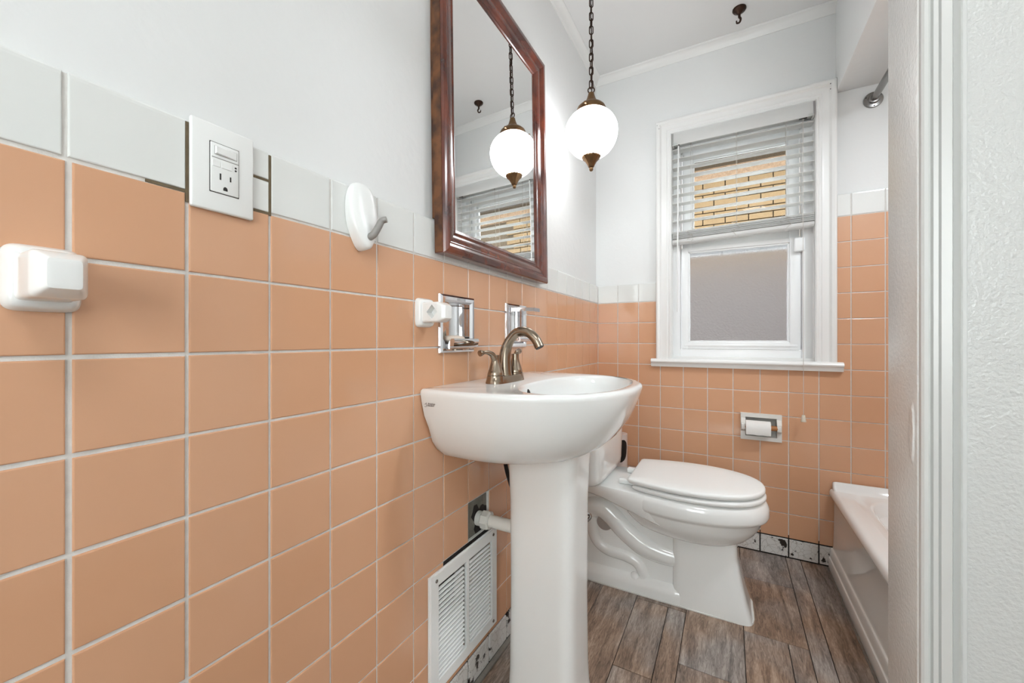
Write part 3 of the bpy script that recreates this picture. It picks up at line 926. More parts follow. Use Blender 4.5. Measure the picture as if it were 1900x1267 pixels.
# print on the near side of the basin
def text_mesh(body, size, name):
    cu = bpy.data.curves.new(name, 'FONT')
    cu.body = body; cu.size = size; cu.shear = 0.25; cu.space_character = 0.92; cu.extrude = 0.0002
    to = bpy.data.objects.new(name + '_tmp', cu); COL.objects.link(to)
    dg = bpy.context.evaluated_depsgraph_get()
    me = bpy.data.meshes.new_from_object(to.evaluated_get(dg))
    bpy.data.objects.remove(to, do_unlink=True)
    me.name = name
    me.materials.clear(); me.materials.append(M['logo'])
    return me
for body, z in (('American', 0.8405), ('Standard', 0.8365)):
    o = obj('logo_print', text_mesh(body, 0.0058, 'logo_print'), basin, (0.030 + (0.0012 if body == 'American' else 0), 0.7132, z))
    o.rotation_euler = (PI / 2 + 0.12, 0, 0.03)
m = MB()
m.tube(catmull([(0.0215, 0.7125, 0.8400), (0.026, 0.7125, 0.8425), (0.0275, 0.7125, 0.8440), (0.0262, 0.7127, 0.8395), (0.029, 0.7129, 0.8375), (0.026, 0.7131, 0.8350), (0.0215, 0.7133, 0.8352)], 5), 0.0004, 6)
m.build('logo_print', M['logo'], basin)

# ---- faucet
FX, FY = 0.094, 0.968
fau = thing('faucet', (FX, FY, ZR), 'brushed nickel two-handle faucet on the sink deck', 'faucet')
m = MB()
pl = []
for i in range(40):
    t = 2 * PI * i / 40
    c, s = math.cos(t), math.sin(t)
    pl.append((0.029 * math.copysign(abs(c) ** 0.6, c), 0.082 * math.copysign(abs(s) ** 0.6, s)))
m.loft([[Vector((FX + x, FY + y, ZR - 0.001)) for x, y in pl], [Vector((FX + x * 0.98, FY + y * 0.99, ZR + 0.004)) for x, y in pl], [Vector((FX + x * 0.85, FY + y * 0.95, ZR + 0.016)) for x, y in pl], [Vector((FX + x * 0.8, FY + y * 0.93, ZR + 0.018)) for x, y in pl]])
m.build('base_plate', M['nickel'], fau, 40)
m = MB()
path = catmull([(FX, FY, ZR), (FX - 0.003, FY, ZR + 0.030), (FX - 0.002, FY, ZR + 0.075), (FX + 0.010, FY, ZR + 0.110), (FX + 0.036, FY, ZR + 0.136), (FX + 0.066, FY, ZR + 0.137), (FX + 0.090, FY, ZR + 0.120), (FX + 0.104, FY, ZR + 0.096)], 7)
nn = len(path)
rad = [0.0215 - 0.0085 * min(1, i / (nn * 0.45)) for i in range(nn)]
m.tube(path, rad, 24)
m.build('spout', M['nickel'], fau, 50)
m = MB().lathe([(0.0115, 0), (0.0115, 0.002), (0.006, 0.001)], path[-1], (0.5, 0, -0.86), 20)
m.build('aerator', M['dark_slot'], fau)
for s in (-1, 1):
    cy = FY + s * 0.0555
    h = MB().lathe([(0.0255, 0.002), (0.0255, 0.005), (0.0225, 0.020)], (FX, cy, ZR), (0, 0, 1), 32).build('handle_base', M['nickel'], fau, 30)
    hb = MB().lathe([(0.0215, 0.0205), (0.0222, 0.023), (0.020, 0.030), (0.0155, 0.044), (0.012, 0.057), (0.0105, 0.066), (0.0112, 0.073), (0.0108, 0.075)], (FX, cy, ZR), (0, 0, 1), 32)
    hb = hb.build('handle', M['nickel'], fau, 40)
    pth = catmull([(FX, cy + s * 0.004, ZR + 0.063), (FX - 0.003, cy + s * 0.014, ZR + 0.077), (FX - 0.008, cy + s * 0.032, ZR + 0.083), (FX - 0.013, cy + s * 0.046, ZR + 0.082), (FX - 0.015, cy + s * 0.054, ZR + 0.0805)], 5)
    k = len(pth)
    rr = [0.0095 - 0.0045 * min(1, i / (k * 0.5)) for i in range(k)]
    for i in range(k - 7, k): rr[i] = 0.005 + 0.0035 * math.sin((i - k + 8) / 8 * PI * 0.75)
    MB().tube(pth, rr, 16).build('lever', M['nickel'], hb, 60)

# ---- drain arm and supply hose
dp = thing('drain_pipe', (0.0, 0.985, 0.463), 'white plastic drain pipe from the wall to the sink pedestal', 'pipe')
m = MB(); m.tube([(-0.05, 0.985, 0.463), (0.02, 0.985, 0.463)], 0.021, 24); m.build('wall_stub', M['pvc'], dp, 40)
nut = MB().lathe([(0.024, 0), (0.0255, 0.003), (0.0255, 0.022), (0.021, 0.026)], (0.008, 0.985, 0.463), (1, 0, 0), 16, rmod=lambda t, h: 1 + 0.05 * math.cos(8 * t))
nut.build('slip_nut', M['pvc'], dp, 25)
m = MB(); m.tube([(0.03, 0.985, 0.463), (0.1035, 0.991, 0.460)], 0.0175, 24); m.build('trap_arm', M['pvc'], dp, 40)
m = MB(); m.tube(catmull([(0.040, 1.046, 0.683), (0.042, 1.052, 0.63), (0.048, 1.066, 0.57), (0.062, 1.080, 0.52), (0.10, 1.09, 0.49)], 6), 0.0065, 12)
tag(m.build('supply_hose', M['black']), 'black rubber supply hose behind the sink pedestal', 'hose')
m = MB(); m.tube(catmull([(0.16, 1.135, 0.455), (0.215, 1.165, 0.457), (0.252, 1.19, 0.452), (0.264, 1.198, 0.446), (0.262, 1.19, 0.436), (0.235, 1.16, 0.418), (0.17, 1.132, 0.392)], 6), 0.0048, 12)
tag(m.build('supply_tube', M['steel']), 'bent grey metal tube looping out behind the sink pedestal', 'tube')

# ================================================================== VENT GRILLE
vent = thing('vent_grille', (0.0, 0.905, 0.115), 'white louvred metal wall vent low beside the sink pedestal', 'vent')
VY0, VY1, VZ0, VZ1 = 0.752, 1.061, 0.116, 0.408
m = slab(LEFT, VY0, VY1, VZ0, VZ1, 0.0015, 0.009, [(VY0 + 0.028, 0.9, VZ0 + 0.028, VZ1 - 0.028), (0.912, VY1 - 0.028, VZ0 + 0.028, VZ1 - 0.028)])
m.build('frame', M['plastic'], vent, 0)
m = slab(LEFT, VY0 - 0.003, VY1 + 0.003, VZ0 - 0.003, VZ1 + 0.003, 0.0008, 0.004, [(VY0 + 0.02, VY1 - 0.02, VZ0 + 0.02, VZ1 - 0.02)])
m.build('rim', M['plastic'], vent, 0)
nl = 20
pitch = (VZ1 - VZ0 - 0.056) / nl
lv = MB()
a = math.radians(35)
lprof = [(0.0, -0.0042), (0.0044, -0.0052), (0.0058, -0.0060), (0.0063, -0.0078), (0.0053, -0.0080), (0.0046, -0.0066), (0.0, -0.0056)]
def louver(y0, y1):
    mm = MB()
    mm.loft([[Vector((0.003 + d, y, w)) for d, w in lprof] for y in (y0, y1)])
    return mm.mesh('louvre', M['plastic'], 0)
for y0, y1 in ((VY0 + 0.026, 0.8985), (0.9135, VY1 - 0.026)):
    me = louver(-(y1 - y0) / 2 + 0.001, (y1 - y0) / 2 - 0.0085)
    for k in range(nl):
        obj('louvre', me, vent, (0.0, (y0 + y1) / 2, VZ0 + 0.028 + pitch * (k + 0.5)))
for y in (VY0 + 0.020, VY1 - 0.020):
    for z in (VZ0 + 0.014, VZ1 - 0.014):
        MB().lathe([(0.0045, 0), (0.0045, 0.001), (0.003, 0.0024), (0.0005, 0.003)], (0.009, y, z), (1, 0, 0), 14).build('screw', M['steel'], vent, 40)

# ================================================================== MIRROR
mir = thing('wall_mirror', (0.0, 1.09, 1.20), 'tall mirror in a carved dark mahogany frame above the sink', 'mirror')
MY0, MY1, MZ0, MZ1 = 0.772, 1.402, 1.204, 2.045
fp = [(0, -0.022), (0, 0.004), (0.003, 0.009), (0.010, 0.0115), (0.019, 0.0105), (0.026, 0.005), (0.029, 0.002), (0.032, 0.0025), (0.035, 0.0), (0.043, -0.0005), (0.052, -0.004), (0.058, -0.009), (0.0605, -0.0085), (0.063, -0.0065), (0.066, -0.0075), (0.069, -0.011), (0.073, -0.0125), (0.073, -0.022)]
XF = 0.022
tilt = Matrix.Translation((0.004, 0, MZ0)) @ Matrix.Rotation(math.radians(-0.9), 4, 'Y') @ Matrix.Translation((0, 0, -MZ0))
def rail(p0, p1, u):
    m = MB(); m.sweep(fp, p0, p1, u, (1, 0, 0), 1, 1)
    return m.rot(tilt)
rail((XF, MY0, MZ0), (XF, MY0, MZ1), (0, 1, 0)).build('side_rail', M['mahogany'], mir, 28)
rail((XF, MY1, MZ0), (XF, MY1, MZ1), (0, -1, 0)).build('side_rail', M['mahogany'], mir, 28)
rail((XF, MY0, MZ0), (XF, MY1, MZ0), (0, 0, 1)).build('bottom_rail', M['mahogany'], mir, 28)
rail((XF, MY0, MZ1), (XF, MY1, MZ1), (0, 0, -1)).build('top_rail', M['mahogany'], mir, 28)
m = MB().box(XF - 0.0175, XF - 0.0125, MY0 + 0.068, MY1 - 0.068, MZ0 + 0.068, MZ1 - 0.068).rot(tilt)
m.build('glass', M['mirror'], mir, 0)
m = MB().box(XF - 0.034, XF - 0.022, MY0 + 0.006, MY0 + 0.07, MZ0 + 0.09, MZ1 - 0.01).rot(tilt)
m.build('backing', M['raw_wood'], mir, 0, label='raw worn wood edge on the back of the frame')
MB().box(XF - 0.036, XF - 0.022, MY1 - 0.07, MY1 - 0.006, MZ0 + 0.09, MZ1 - 0.01).build('backing', M['raw_wood'], mir, 0)
m = MB().box(XF - 0.0215, XF + 0.002, MY0 - 0.0016, MY0 + 0.001, MZ0 + 0.002, MZ1 - 0.002, 0.0004, 1).rot(tilt)
m.build('worn_edge', M['raw_wood'], mir, 0, label='scuffed brown outer edge of the frame')

# ================================================================== PENDANT LAMP
LX, LY, LZ = 0.175, 1.494, 1.795
lamp = thing('pendant_lamp', (LX, LY, CEIL), 'lit opal globe pendant lamp hanging on a dark chain', 'lamp')
R = 0.100
gp = []
for i in range(25):
    t = PI * (0.16 + (0.92 - 0.16) * i / 24)
    gp.append((R * math.sin(t) * (1.0 - 0.03 * math.cos(t)), R * (0.85 if math.cos(t) > 0 else 1.06) * math.cos(t)))
MB().lathe(list(reversed(gp)), (LX, LY, LZ), (0, 0, 1), 48).build('globe', M['globe'], lamp, 60)
flute = lambda n, d: (lambda t, h: 1 + d * abs(math.cos(n * t)))
MB().lathe([(0.052, 0.0695), (0.0560, 0.0705), (0.0560, 0.082), (0.0525, 0.090), (0.044, 0.098), (0.032, 0.106), (0.020, 0.111)], (LX, LY, LZ), (0, 0, 1), 48).build('fitter', M['brass'], lamp, 35)
MB().lathe([(0.0235, 0.108), (0.0205, 0.114), (0.0165, 0.123), (0.0130, 0.134), (0.0110, 0.142), (0.0106, 0.146), (0.006, 0.149)], (LX, LY, LZ), (0, 0, 1), 60, rmod=flute(8, 0.07)).build('cap', M['brass'], lamp, 60)
for k in range(3):
    t = 2 * PI * k / 3 + 2.6
    d = Vector((math.cos(t), math.sin(t), 0))
    c = Vector((LX, LY, LZ + 0.076)) + d * 0.054
    MB().lathe([(0.0022, 0), (0.0022, 0.012), (0.0045, 0.013), (0.0045, 0.018), (0.002, 0.019)], c, d, 10).build('thumb_screw', M['brass'], lamp, 40)
MB().lathe([(0.033, -0.096), (0.0350, -0.099), (0.032, -0.105), (0.020, -0.118), (0.0130, -0.131), (0.0100, -0.139), (0.0075, -0.140)], (LX, LY, LZ), (0, 0, 1), 60, rmod=flute(9, 0.07)).build('finial', M['brass'], lamp, 60)
MB().lathe([(0.004, -0.139), (0.0072, -0.1415), (0.0080, -0.147), (0.006, -0.153), (0.001, -0.155)], (LX, LY, LZ), (0, 0, 1), 20).build('finial_knob', M['brass'], lamp, 50)
ring = MB(); ring.tube([(LX + 0.0115 * math.cos(2 * PI * i / 20), LY + 0.004 * math.cos(2 * PI * i / 20), LZ + 0.158 + 0.0115 * math.sin(2 * PI * i / 20)) for i in range(20)], 0.0024, 8, closed=True)
ring.build('loop', M['bronze'], lamp, 60)
def link_mesh():
    m = MB(); pts = []
    for i in range(24):
        t = 2 * PI * i / 24
        c, s = math.cos(t), math.sin(t)
        pts.append((0.0085 * c, 0, 0.0135 * math.copysign(1, s) + 0.0085 * s if abs(s) > 0.05 else 0.0))
    pts = []
    for i in range(12):
        t = PI * i / 11
        pts.append((0.0068 * math.cos(t), 0, 0.0095 + 0.0068 * math.sin(t)))
    for i in range(12):
        t = PI + PI * i / 11
        pts.append((0.0068 * math.cos(t), 0, -0.0095 + 0.0068 * math.sin(t)))
    m.tube(pts, 0.0021, 7, closed=True)
    return m.mesh('chain_link', M['bronze'], 60)
lk = link_mesh()
z = LZ + 0.180; k = 0
while z < CEIL - 0.03:
    o = obj('chain_link', lk, lamp, (LX, LY, z))
    o.rotation_euler = (0, 0, math.radians(30 + 90 * (k % 2) + random.uniform(-12, 12)))
    z += 0.0262; k += 1
m = MB(); m.tube([(LX + 0.002, LY, LZ + 0.15), (LX + 0.004, LY + 0.003, LZ + 0.3), (LX - 0.002, LY, LZ + 0.45), (LX + 0.001, LY, CEIL)], 0.0022, 6)
m.build('cord', M['bronze'], lamp, 60)
MB().lathe([(0.03, 0), (0.03, -0.004), (0.022, -0.010), (0.006, -0.016), (0.004, -0.028)], (LX, LY, CEIL), (0, 0, 1), 24).build('ceiling_plate', M['bronze'], lamp, 40)

# ---- ceiling hook
ch = thing('ceiling_hook', (0.682, 2.024, CEIL), 'empty dark bronze swag hook on the ceiling', 'hook')
MB().lathe([(0.027, 0), (0.0275, -0.004), (0.024, -0.010), (0.014, -0.014), (0.010, -0.020), (0.0055, -0.024), (0.005, -0.034)], (0.682, 2.024, CEIL), (0, 0, 1), 28).build('rosette', M['bronze'], ch, 40)
m = MB(); m.tube(catmull([(0.682, 2.024, CEIL - 0.026), (0.682, 2.024, CEIL - 0.036), (0.687, 2.021, CEIL - 0.048), (0.683, 2.023, CEIL - 0.060), (0.673, 2.027, CEIL - 0.058), (0.671, 2.028, CEIL - 0.047)], 6), [0.0055 - 0.0025 * i / 30 for i in range(31)], 10)
m.build('hook_arm', M['bronze'], ch, 60)

# ---- unseen ceiling lamp added behind the camera to brighten the room
el = thing('added_ceiling_lamp', (1.0, -0.35, CEIL), 'added round flush ceiling lamp behind the camera, out of view', 'lamp')
MB().lathe([(0.25, 0), (0.25, -0.02), (0.235, -0.03)], (1.0, -0.35, CEIL), (0, 0, 1), 40).build('pan', M['plastic'], el, 30)
MB().lathe([(0.232, -0.028), (0.225, -0.05), (0.18, -0.085), (0.10, -0.108), (0.02, -0.115)], (1.0, -0.35, CEIL), (0, 0, 1), 40).build('diffuser', M['added_lamp'], el, 60)

# ---- unseen downlight added in the soffit to brighten the tub
dl = thing('added_downlight', (1.42, 1.25, 2.062), 'added round downlight in the soffit over the tub, out of view', 'lamp')
MB().lathe([(0.066, -0.001), (0.070, -0.004), (0.086, -0.004), (0.088, 0.0), (0.066, 0.0)], (1.42, 1.25, 2.062), (0, 0, 1), 40, cap0=False, cap1=False).build('trim_ring', M['plastic'], dl, 40)
MB().lathe([(0.067, -0.002), (0.05, -0.004), (0.01, -0.005)], (1.42, 1.25, 2.062), (0, 0, 1), 40).build('lens', M['downlight'], dl, 60)

# ================================================================== WALL FITTINGS, LEFT WALL
# ---- switch and socket
sw = thing('switch_socket_plate', (0.0, 0.3025, 1.232), 'white wall plate with a rocker switch and a three-pin socket', 'wall outlet')
m = MB().box(0.0006, 0.0075, 0.262, 0.343, 1.171, 1.2935, 0.0028, 3); m.build('cover_plate', M['plastic'], sw, 40)
m = MB().box(0.005, 0.0082, 0.2838, 0.3218, 1.1972, 1.2680, 0.0004, 1); m.build('device_shadow_gap', M['dark_slot'], sw, 0)
dev = MB().box(0.005, 0.0095, 0.2846, 0.3210, 1.1980, 1.2672, 0.0014, 2).build('device_face', M['plastic'], sw, 40)
m = MB().box(0.009, 0.0099, 0.289, 0.3185, 1.2505, 1.2625, 0.0004, 1); m.build('switch_recess', M['grey_plastic'], dev, 0)
m = MB(); m.loft([[Vector((0.0098, y, z)) for y, z in ((0.2895, 1.251), (0.318, 1.251), (0.318, 1.262), (0.2895, 1.262))],
                  [Vector((x, y, z)) for x, y, z in ((0.0135, 0.2905, 1.252), (0.0105, 0.317, 1.252), (0.0105, 0.317, 1.261), (0.0135, 0.2905, 1.261))]])
m.build('rocker', M['plastic'], dev, 0)
for y0, y1 in ((0.2865, 0.2965), (0.298, 0.3115)):
    MB().box(0.0092, 0.0104, y0, y1, 1.2335, 1.2425, 0.0005, 1).build('test_button', M['plastic'], dev, 0)
MB().box(0.0090, 0.00965, 0.286, 0.3205, 1.2455, 1.2467).build('groove', M['grey_plastic'], dev, 0)
for z in (1.2360, 1.2400):
    MB().lathe([(0.0014, 0), (0.0014, 0.0004)], (0.0094, 0.3165, z), (1, 0, 0), 10).build('indicator', M['dark_slot'], dev, 0)
MB().box(0.0092, 0.00975, 0.2957, 0.2977, 1.2165, 1.2255).build('slot', M['dark_slot'], dev, 0)
MB().box(0.0092, 0.00975, 0.3088, 0.3106, 1.2175, 1.2245).build('slot', M['dark_slot'], dev, 0)
m = MB(); m.loft([[Vector((x, 0.303 + 0.0028 * math.cos(PI * i / 8), 1.2045 + (0.0036 * math.sin(PI * i / 8)))) for i in range(9)] + [Vector((x, 0.3002, 1.2025)), Vector((x, 0.3058, 1.2025))] for x in (0.0092, 0.00975)])
m.build('ground_pin', M['dark_slot'], dev, 0)

# ---- adhesive hook
hk = thing('adhesive_hook', (0.0, 0.545, 1.16), 'white teardrop adhesive wall hook with a grey prong', 'hook')
def tear(s, x):
    out = []
    for i in range(48):
        t = 2 * PI * i / 48
        c, sn = math.cos(t), math.sin(t)
        zz = sn * 0.0665
        wdt = 0.0335 * (1.0 + 0.16 * sn) * (1 if sn > 0 else (1 - 0.22 * sn * sn))
        e = 0.78 if sn > 0 else 0.95
        xx = x + (0.011 * max(0.0, 0.35 - sn * s) if x > 0.008 else 0.0)
        out.append(Vector((xx, 0.5455 + s * wdt * math.copysign(abs(c) ** e, c), 1.231 + s * zz)))
    return out
MB().loft([tear(1.0, 0.001), tear(1.0, 0.007), tear(0.97, 0.011), tear(0.86, 0.0155), tear(0.6, 0.019), tear(0.3, 0.0205), tear(0.05, 0.021)]).build('plate', M['plastic'], hk, 60)
m = MB(); m.tube(catmull([(0.012, 0.545, 1.197), (0.021, 0.546, 1.190), (0.034, 0.550, 1.194), (0.042, 0.556, 1.210), (0.047, 0.560, 1.222), (0.055, 0.565, 1.225)], 6), [0.008 - 0.002 * i / 30 for i in range(31)], 14)
m.build('prong', M['grey_plastic'], hk, 60)

# ---- porcelain towel bar posts
def towel_post(yc, zc, label, hole_side):
    t = thing('towel_bar_post', (0.0, yc, zc), label, 'towel holder', 'porcelain posts of the missing towel bar')
    hw, hh = 0.0275, 0.033
    m = MB(); rr = []
    def rrect(a, b, x, n=6.0):
        return [Vector((x, yc + p, zc + q)) for p, q in ellipse(0, 0, a, b, n, 40)]
    m.loft([rrect(hw + 0.0015, hh + 0.0015, -0.001), rrect(hw + 0.0015, hh + 0.0015, 0.004), rrect(hw, hh, 0.0065), rrect(hw - 0.001, hh - 0.001, 0.011), rrect(hw - 0.004, hh - 0.004, 0.0145), rrect(hw - 0.008, hh - 0.008, 0.0155)])
    m.build('base', M['porcelain'], t, 50)
    # arm: square block with bevelled end
    m = MB()
    def sq(a, b, x): return [Vector((x, yc + p, zc + q)) for p, q in ellipse(0, 0, a, b, 9.0, 40)]
    m.loft([sq(0.0215, 0.0245, 0.013), sq(0.0205, 0.0235, 0.020), sq(0.0205, 0.0235, 0.056), sq(0.0195, 0.0225, 0.060), sq(0.0135, 0.0160, 0.073), sq(0.0120, 0.0145, 0.0755), sq(0.009, 0.011, 0.0762)])
    arm = m.build('arm', M['porcelain'], t, 35)
    # diamond bar socket
    s = hole_side
    dz = 0.0165
    f = yc + s * 0.0207
    outer = [Vector((0.041, f, zc + dz)), Vector((0.041 + dz, f, zc)), Vector((0.041, f, zc - dz)), Vector((0.041 - dz, f, zc))]
    inner = [Vector((0.041, f - s * 0.0009, zc + dz * 0.93)), Vector((0.041 + dz * 0.93, f - s * 0.0009, zc)), Vector((0.041, f - s * 0.0009, zc - dz * 0.93)), Vector((0.041 - dz * 0.93, f - s * 0.0009, zc))]
    return t, arm
def cut_diamond(arm, yc, zc, s):
    """boolean pocket for the square bar"""
    d = 0.0125
    c = MB()
    q = [(0.043, zc + d * 1.35), (0.043 + d * 1.25, zc), (0.043, zc - d * 1.35), (0.043 - d * 1.25, zc)]
    c.loft([[Vector((x, yc + s * 0.030, z)) for x, z in q], [Vector((x, yc + s * 0.002, z)) for x, z in q]])
    me = c.mesh('cutter', M['porcelain'], 0, world_origin(arm))
    co = bpy.data.objects.new('cutter', me); COL.objects.link(co); co.location = world_origin(arm)
    md = arm.modifiers.new('pocket', 'BOOLEAN'); md.object = co; md.operation = 'DIFFERENCE'; md.solver = 'EXACT'
    bpy.context.view_layer.update()
    dg = bpy.context.evaluated_depsgraph_get()
    nm = bpy.data.meshes.new_from_object(arm.evaluated_get(dg))
    arm.modifiers.clear(); arm.data = nm
    bpy.data.objects.remove(co, do_unlink=True)
t1, a1 = towel_post(0.1315, 1.054, 'chunky white porcelain bar post at the left edge, below the cap tiles', 1)
cut_diamond(a1, 0.1315, 1.054, 1)
t2, a2 = towel_post(0.7335, 1.054, 'white porcelain bar post with a diamond socket beside the chrome soap dish', -1)
cut_diamond(a2, 0.7335, 1.054, -1)

# ---- recessed chrome fittings
def recess(name, label, cat, h, ledge):
    y0, y1, z0, z1 = h
    t = thing(name, (0.0, (y0 + y1) / 2, z0), label, cat)
    prof = [(0, 0.0), (0.001, 0.006), (0.006, 0.010), (0.014, 0.0105), (0.020, 0.004), (0.021, -0.004), (0.018, -0.005), (0.004, 0.0)]
    m = MB()
    Y0_, Y1_, Z0_, Z1_ = y0 - 0.018, y1 + 0.018, z0 - 0.018, z1 + 0.018
    m.sweep(prof, (0.0005, Y0_, Z0_), (0.0005, Y0_, Z1_), (0, 1, 0), (1, 0, 0), 1, 1)
    m.sweep(prof, (0.0005, Y1_, Z0_), (0.0005, Y1_, Z1_), (0, -1, 0), (1, 0, 0), 1, 1)
    m.sweep(prof, (0.0005, Y0_, Z0_), (0.0005, Y1_, Z0_), (0, 0, 1), (1, 0, 0), 1, 1)
    m.sweep(prof, (0.0005, Y0_, Z1_), (0.0005, Y1_, Z1_), (0, 0, -1), (1, 0, 0), 1, 1)
    m.build('frame', M['chrome'], t, 25)
    # curved liner (vertical half cylinder) with closed ends
    m = MB(); n = 20
    ym, hw = (y0 + y1) / 2, (y1 - y0) / 2 - 0.001
    arc = [(-0.050 * math.sin(PI * i / n), ym - hw * math.cos(PI * i / n)) for i in range(n + 1)]
    lo = [Vector((x, y, z0 + 0.001)) for x, y in arc]; hi = [Vector((x, y, z1 - 0.001)) for x, y in arc]
    base = len(m.v); m.v += [tuple(p) for p in lo + hi]
    for i in range(n): m.f.append((base + i, base + i + 1, base + n + 2 + i, base + n + 1 + i))
    m.f.append(tuple(range(base, base + n + 1))); m.f.append(tuple(range(base + n + 1, base + 2 * n + 2)))
    m.build('liner', M['chrome'], t, 40)
    return t
soap_dish = recess('soap_dish', 'recessed chrome soap dish in the wall left of the faucet', 'soap dish', SOAP, 0)
m = MB()
tray = [(-0.035, 0.004), (0.0, 0.003), (0.016, 0.002), (0.020, 0.010), (0.026, 0.017), (0.034, 0.017), (0.036, 0.012), (0.033, -0.002), (0.026, -0.008), (0.010, -0.011), (0.0, -0.010), (-0.035, -0.002)]
m.loft([[Vector((x, y, 0.976 + z)) for x, z in tray] for y in (SOAP[0] + 0.002, SOAP[1] - 0.002)])
m.build('tray', M['chrome'], soap_dish, 40)
cup = recess('cup_holder', 'recessed chrome tumbler and brush holder behind the faucet', 'cup holder', CUP, 0)
m = MB()
def ledge(z0, th, out):
    pl = [(-0.03, -0.052), (0.02, -0.052), (out - 0.02, -0.045), (out, -0.022), (out, 0.022), (out - 0.02, 0.045), (0.02, 0.052), (-0.03, 0.052)]
    ym = (CUP[0] + CUP[1]) / 2
    mm = MB().loft([[Vector((x, ym + y, z0)) for x, y in pl], [Vector((x * 1.0, ym + y, z0 + th)) for x, y in pl]])
    return mm
ledge(1.083, 0.012, 0.082).build('brush_shelf', M['chrome'], cup, 30)
for k, yy in enumerate((-0.032, -0.011, 0.011, 0.032)):
    MB().lathe([(0.006, 0.0), (0.006, 0.0006)], (0.052, (CUP[0] + CUP[1]) / 2 + yy, 1.0951), (0, 0, 1), 12).build('brush_hole', M['dark_slot'], cup, 0)
ledge(0.983, 0.006, 0.012).build('lower_shelf', M['chrome'], cup, 30)
m = MB(); m.tube([(0.034, CUP[0] + 0.012, 0.992), (0.034, CUP[1] - 0.012, 0.992)], 0.008, 14)
m.tube([(0.0, CUP[0] + 0.012, 0.990), (0.034, CUP[0] + 0.014, 0.992)], 0.005, 10); m.tube([(0.0, CUP[1] - 0.012, 0.990), (0.034, CUP[1] - 0.014, 0.992)], 0.005, 10)
m.build('tumbler_bar', M['chrome'], cup, 40)
# soap
m = MB(); rings = []
for f, z in ((0.6, 0.0), (0.88, 0.003), (1.0, 0.009), (0.95, 0.015), (0.72, 0.0195), (0.3, 0.021)):
    rings.append([Vector((0.002 + x, 0.852 + y, 0.9805 + z)) for x, y in ellipse(0, 0, 0.022 * f, 0.038 * f, 2.4, 32)])
m.loft(rings)
tag(m.build('soap_bar', M['soap'], None, 60), 'worn pale pink bar of soap in the chrome dish', 'soap')

# ================================================================== TOILET
YT = 1.69
toilet = thing('toilet', (0.37, YT, 0.0), 'white two-piece toilet with its lid closed under the window', 'toilet')
def egg(xr, xt, hw, wr=0.72, n=2.2):
    """plan outline from rear edge xr to tip xt"""
    xm = xr + (xt - xr) * 0.44
    pts = []
    k = 32
    e = 2 / n
    for i in range(k + 1):
        t = -PI / 2 + PI * i / k
        c, s = math.cos(t), math.sin(t)
        pts.append((xm + (xt - xm) * abs(c) ** e, YT + hw * math.copysign(abs(s) ** e, s)))
    for i in range(1, 9):
        f = i / 8
        w = hw * (1 - (1 - wr) * f ** 1.8)
        pts.append((xm + (xr - xm) * f, YT + w))
    for i in range(8, 0, -1):
        f = i / 8
        w = hw * (1 - (1 - wr) * f ** 1.8)
        pts.append((xm + (xr - xm) * f, YT - w))
    return pts
TN = 96
tc = (0.50, YT)
R_ = lambda xr, xt, hw, z, wr=0.72, n=2.2: ray_ring(egg(xr, xt, hw, wr, n), tc, TN, z)
m = MB()
m.loft([R_(0.40, 0.655, 0.085, 0.240), R_(0.375, 0.675, 0.112, 0.253), R_(0.345, 0.702, 0.140, 0.272), R_(0.315, 0.726, 0.160, 0.297), R_(0.295, 0.742, 0.173, 0.323), R_(0.285, 0.750, 0.178, 0.345), R_(0.28, 0.756, 0.180, 0.352),
        R_(0.275, 0.766, 0.186, 0.356), R_(0.272, 0.770, 0.189, 0.366), R_(0.27, 0.768, 0.188, 0.392), R_(0.27, 0.758, 0.183, 0.410), R_(0.28, 0.745, 0.174, 0.416), R_(0.31, 0.70, 0.13, 0.416)])
# tank shelf
sh = []
for x, hw, zt, zb in ((0.015, 0.115, 0.412, 0.376), (0.10, 0.125, 0.413, 0.372), (0.20, 0.142, 0.414, 0.362), (0.28, 0.158, 0.415, 0.345), (0.36, 0.168, 0.415, 0.325), (0.42, 0.160, 0.414, 0.30)):
    r = 0.012
    sh.append([Vector((x, YT + y, z)) for y, z in ((-hw, zb + r), (-hw, zt - r), (-hw + 0.004, zt - 0.003), (-hw + r, zt), (hw - r, zt), (hw - 0.004, zt - 0.003), (hw, zt - r), (hw, zb + r), (hw - r, zb), (-hw + r, zb))])
m.loft(sh)
m.build('bowl', M['porcelain'], toilet, 45)
# foot: front column, web and plinth in one casting
def rect_ring(x0, x1, hw, z, n=7.0):
    return [Vector((x, y, z)) for x, y in ellipse((x0 + x1) / 2, YT, (x1 - x0) / 2, hw, n, 64)]
m = MB()
m.loft([rect_ring(0.452, 0.718, 0.1, 0.0), rect_ring(0.452, 0.714, 0.100, 0.012), rect_ring(0.452, 0.697, 0.095, 0.07), rect_ring(0.452, 0.682, 0.090, 0.14), rect_ring(0.452, 0.671, 0.088, 0.21), rect_ring(0.452, 0.666, 0.088, 0.28)])
m.loft([rect_ring(0.035, 0.50, 0.100, 0.0, 14), rect_ring(0.035, 0.50, 0.100, 0.030, 14), rect_ring(0.038, 0.50, 0.096, 0.046, 14), rect_ring(0.042, 0.50, 0.080, 0.060, 14), rect_ring(0.05, 0.50, 0.05, 0.068, 14)])
m.loft([rect_ring(0.05, 0.50, 0.072, 0.04, 14), rect_ring(0.06, 0.50, 0.068, 0.20, 14), rect_ring(0.06, 0.50, 0.066, 0.40, 14)])
m.build('foot', M['porcelain'], toilet, 45)
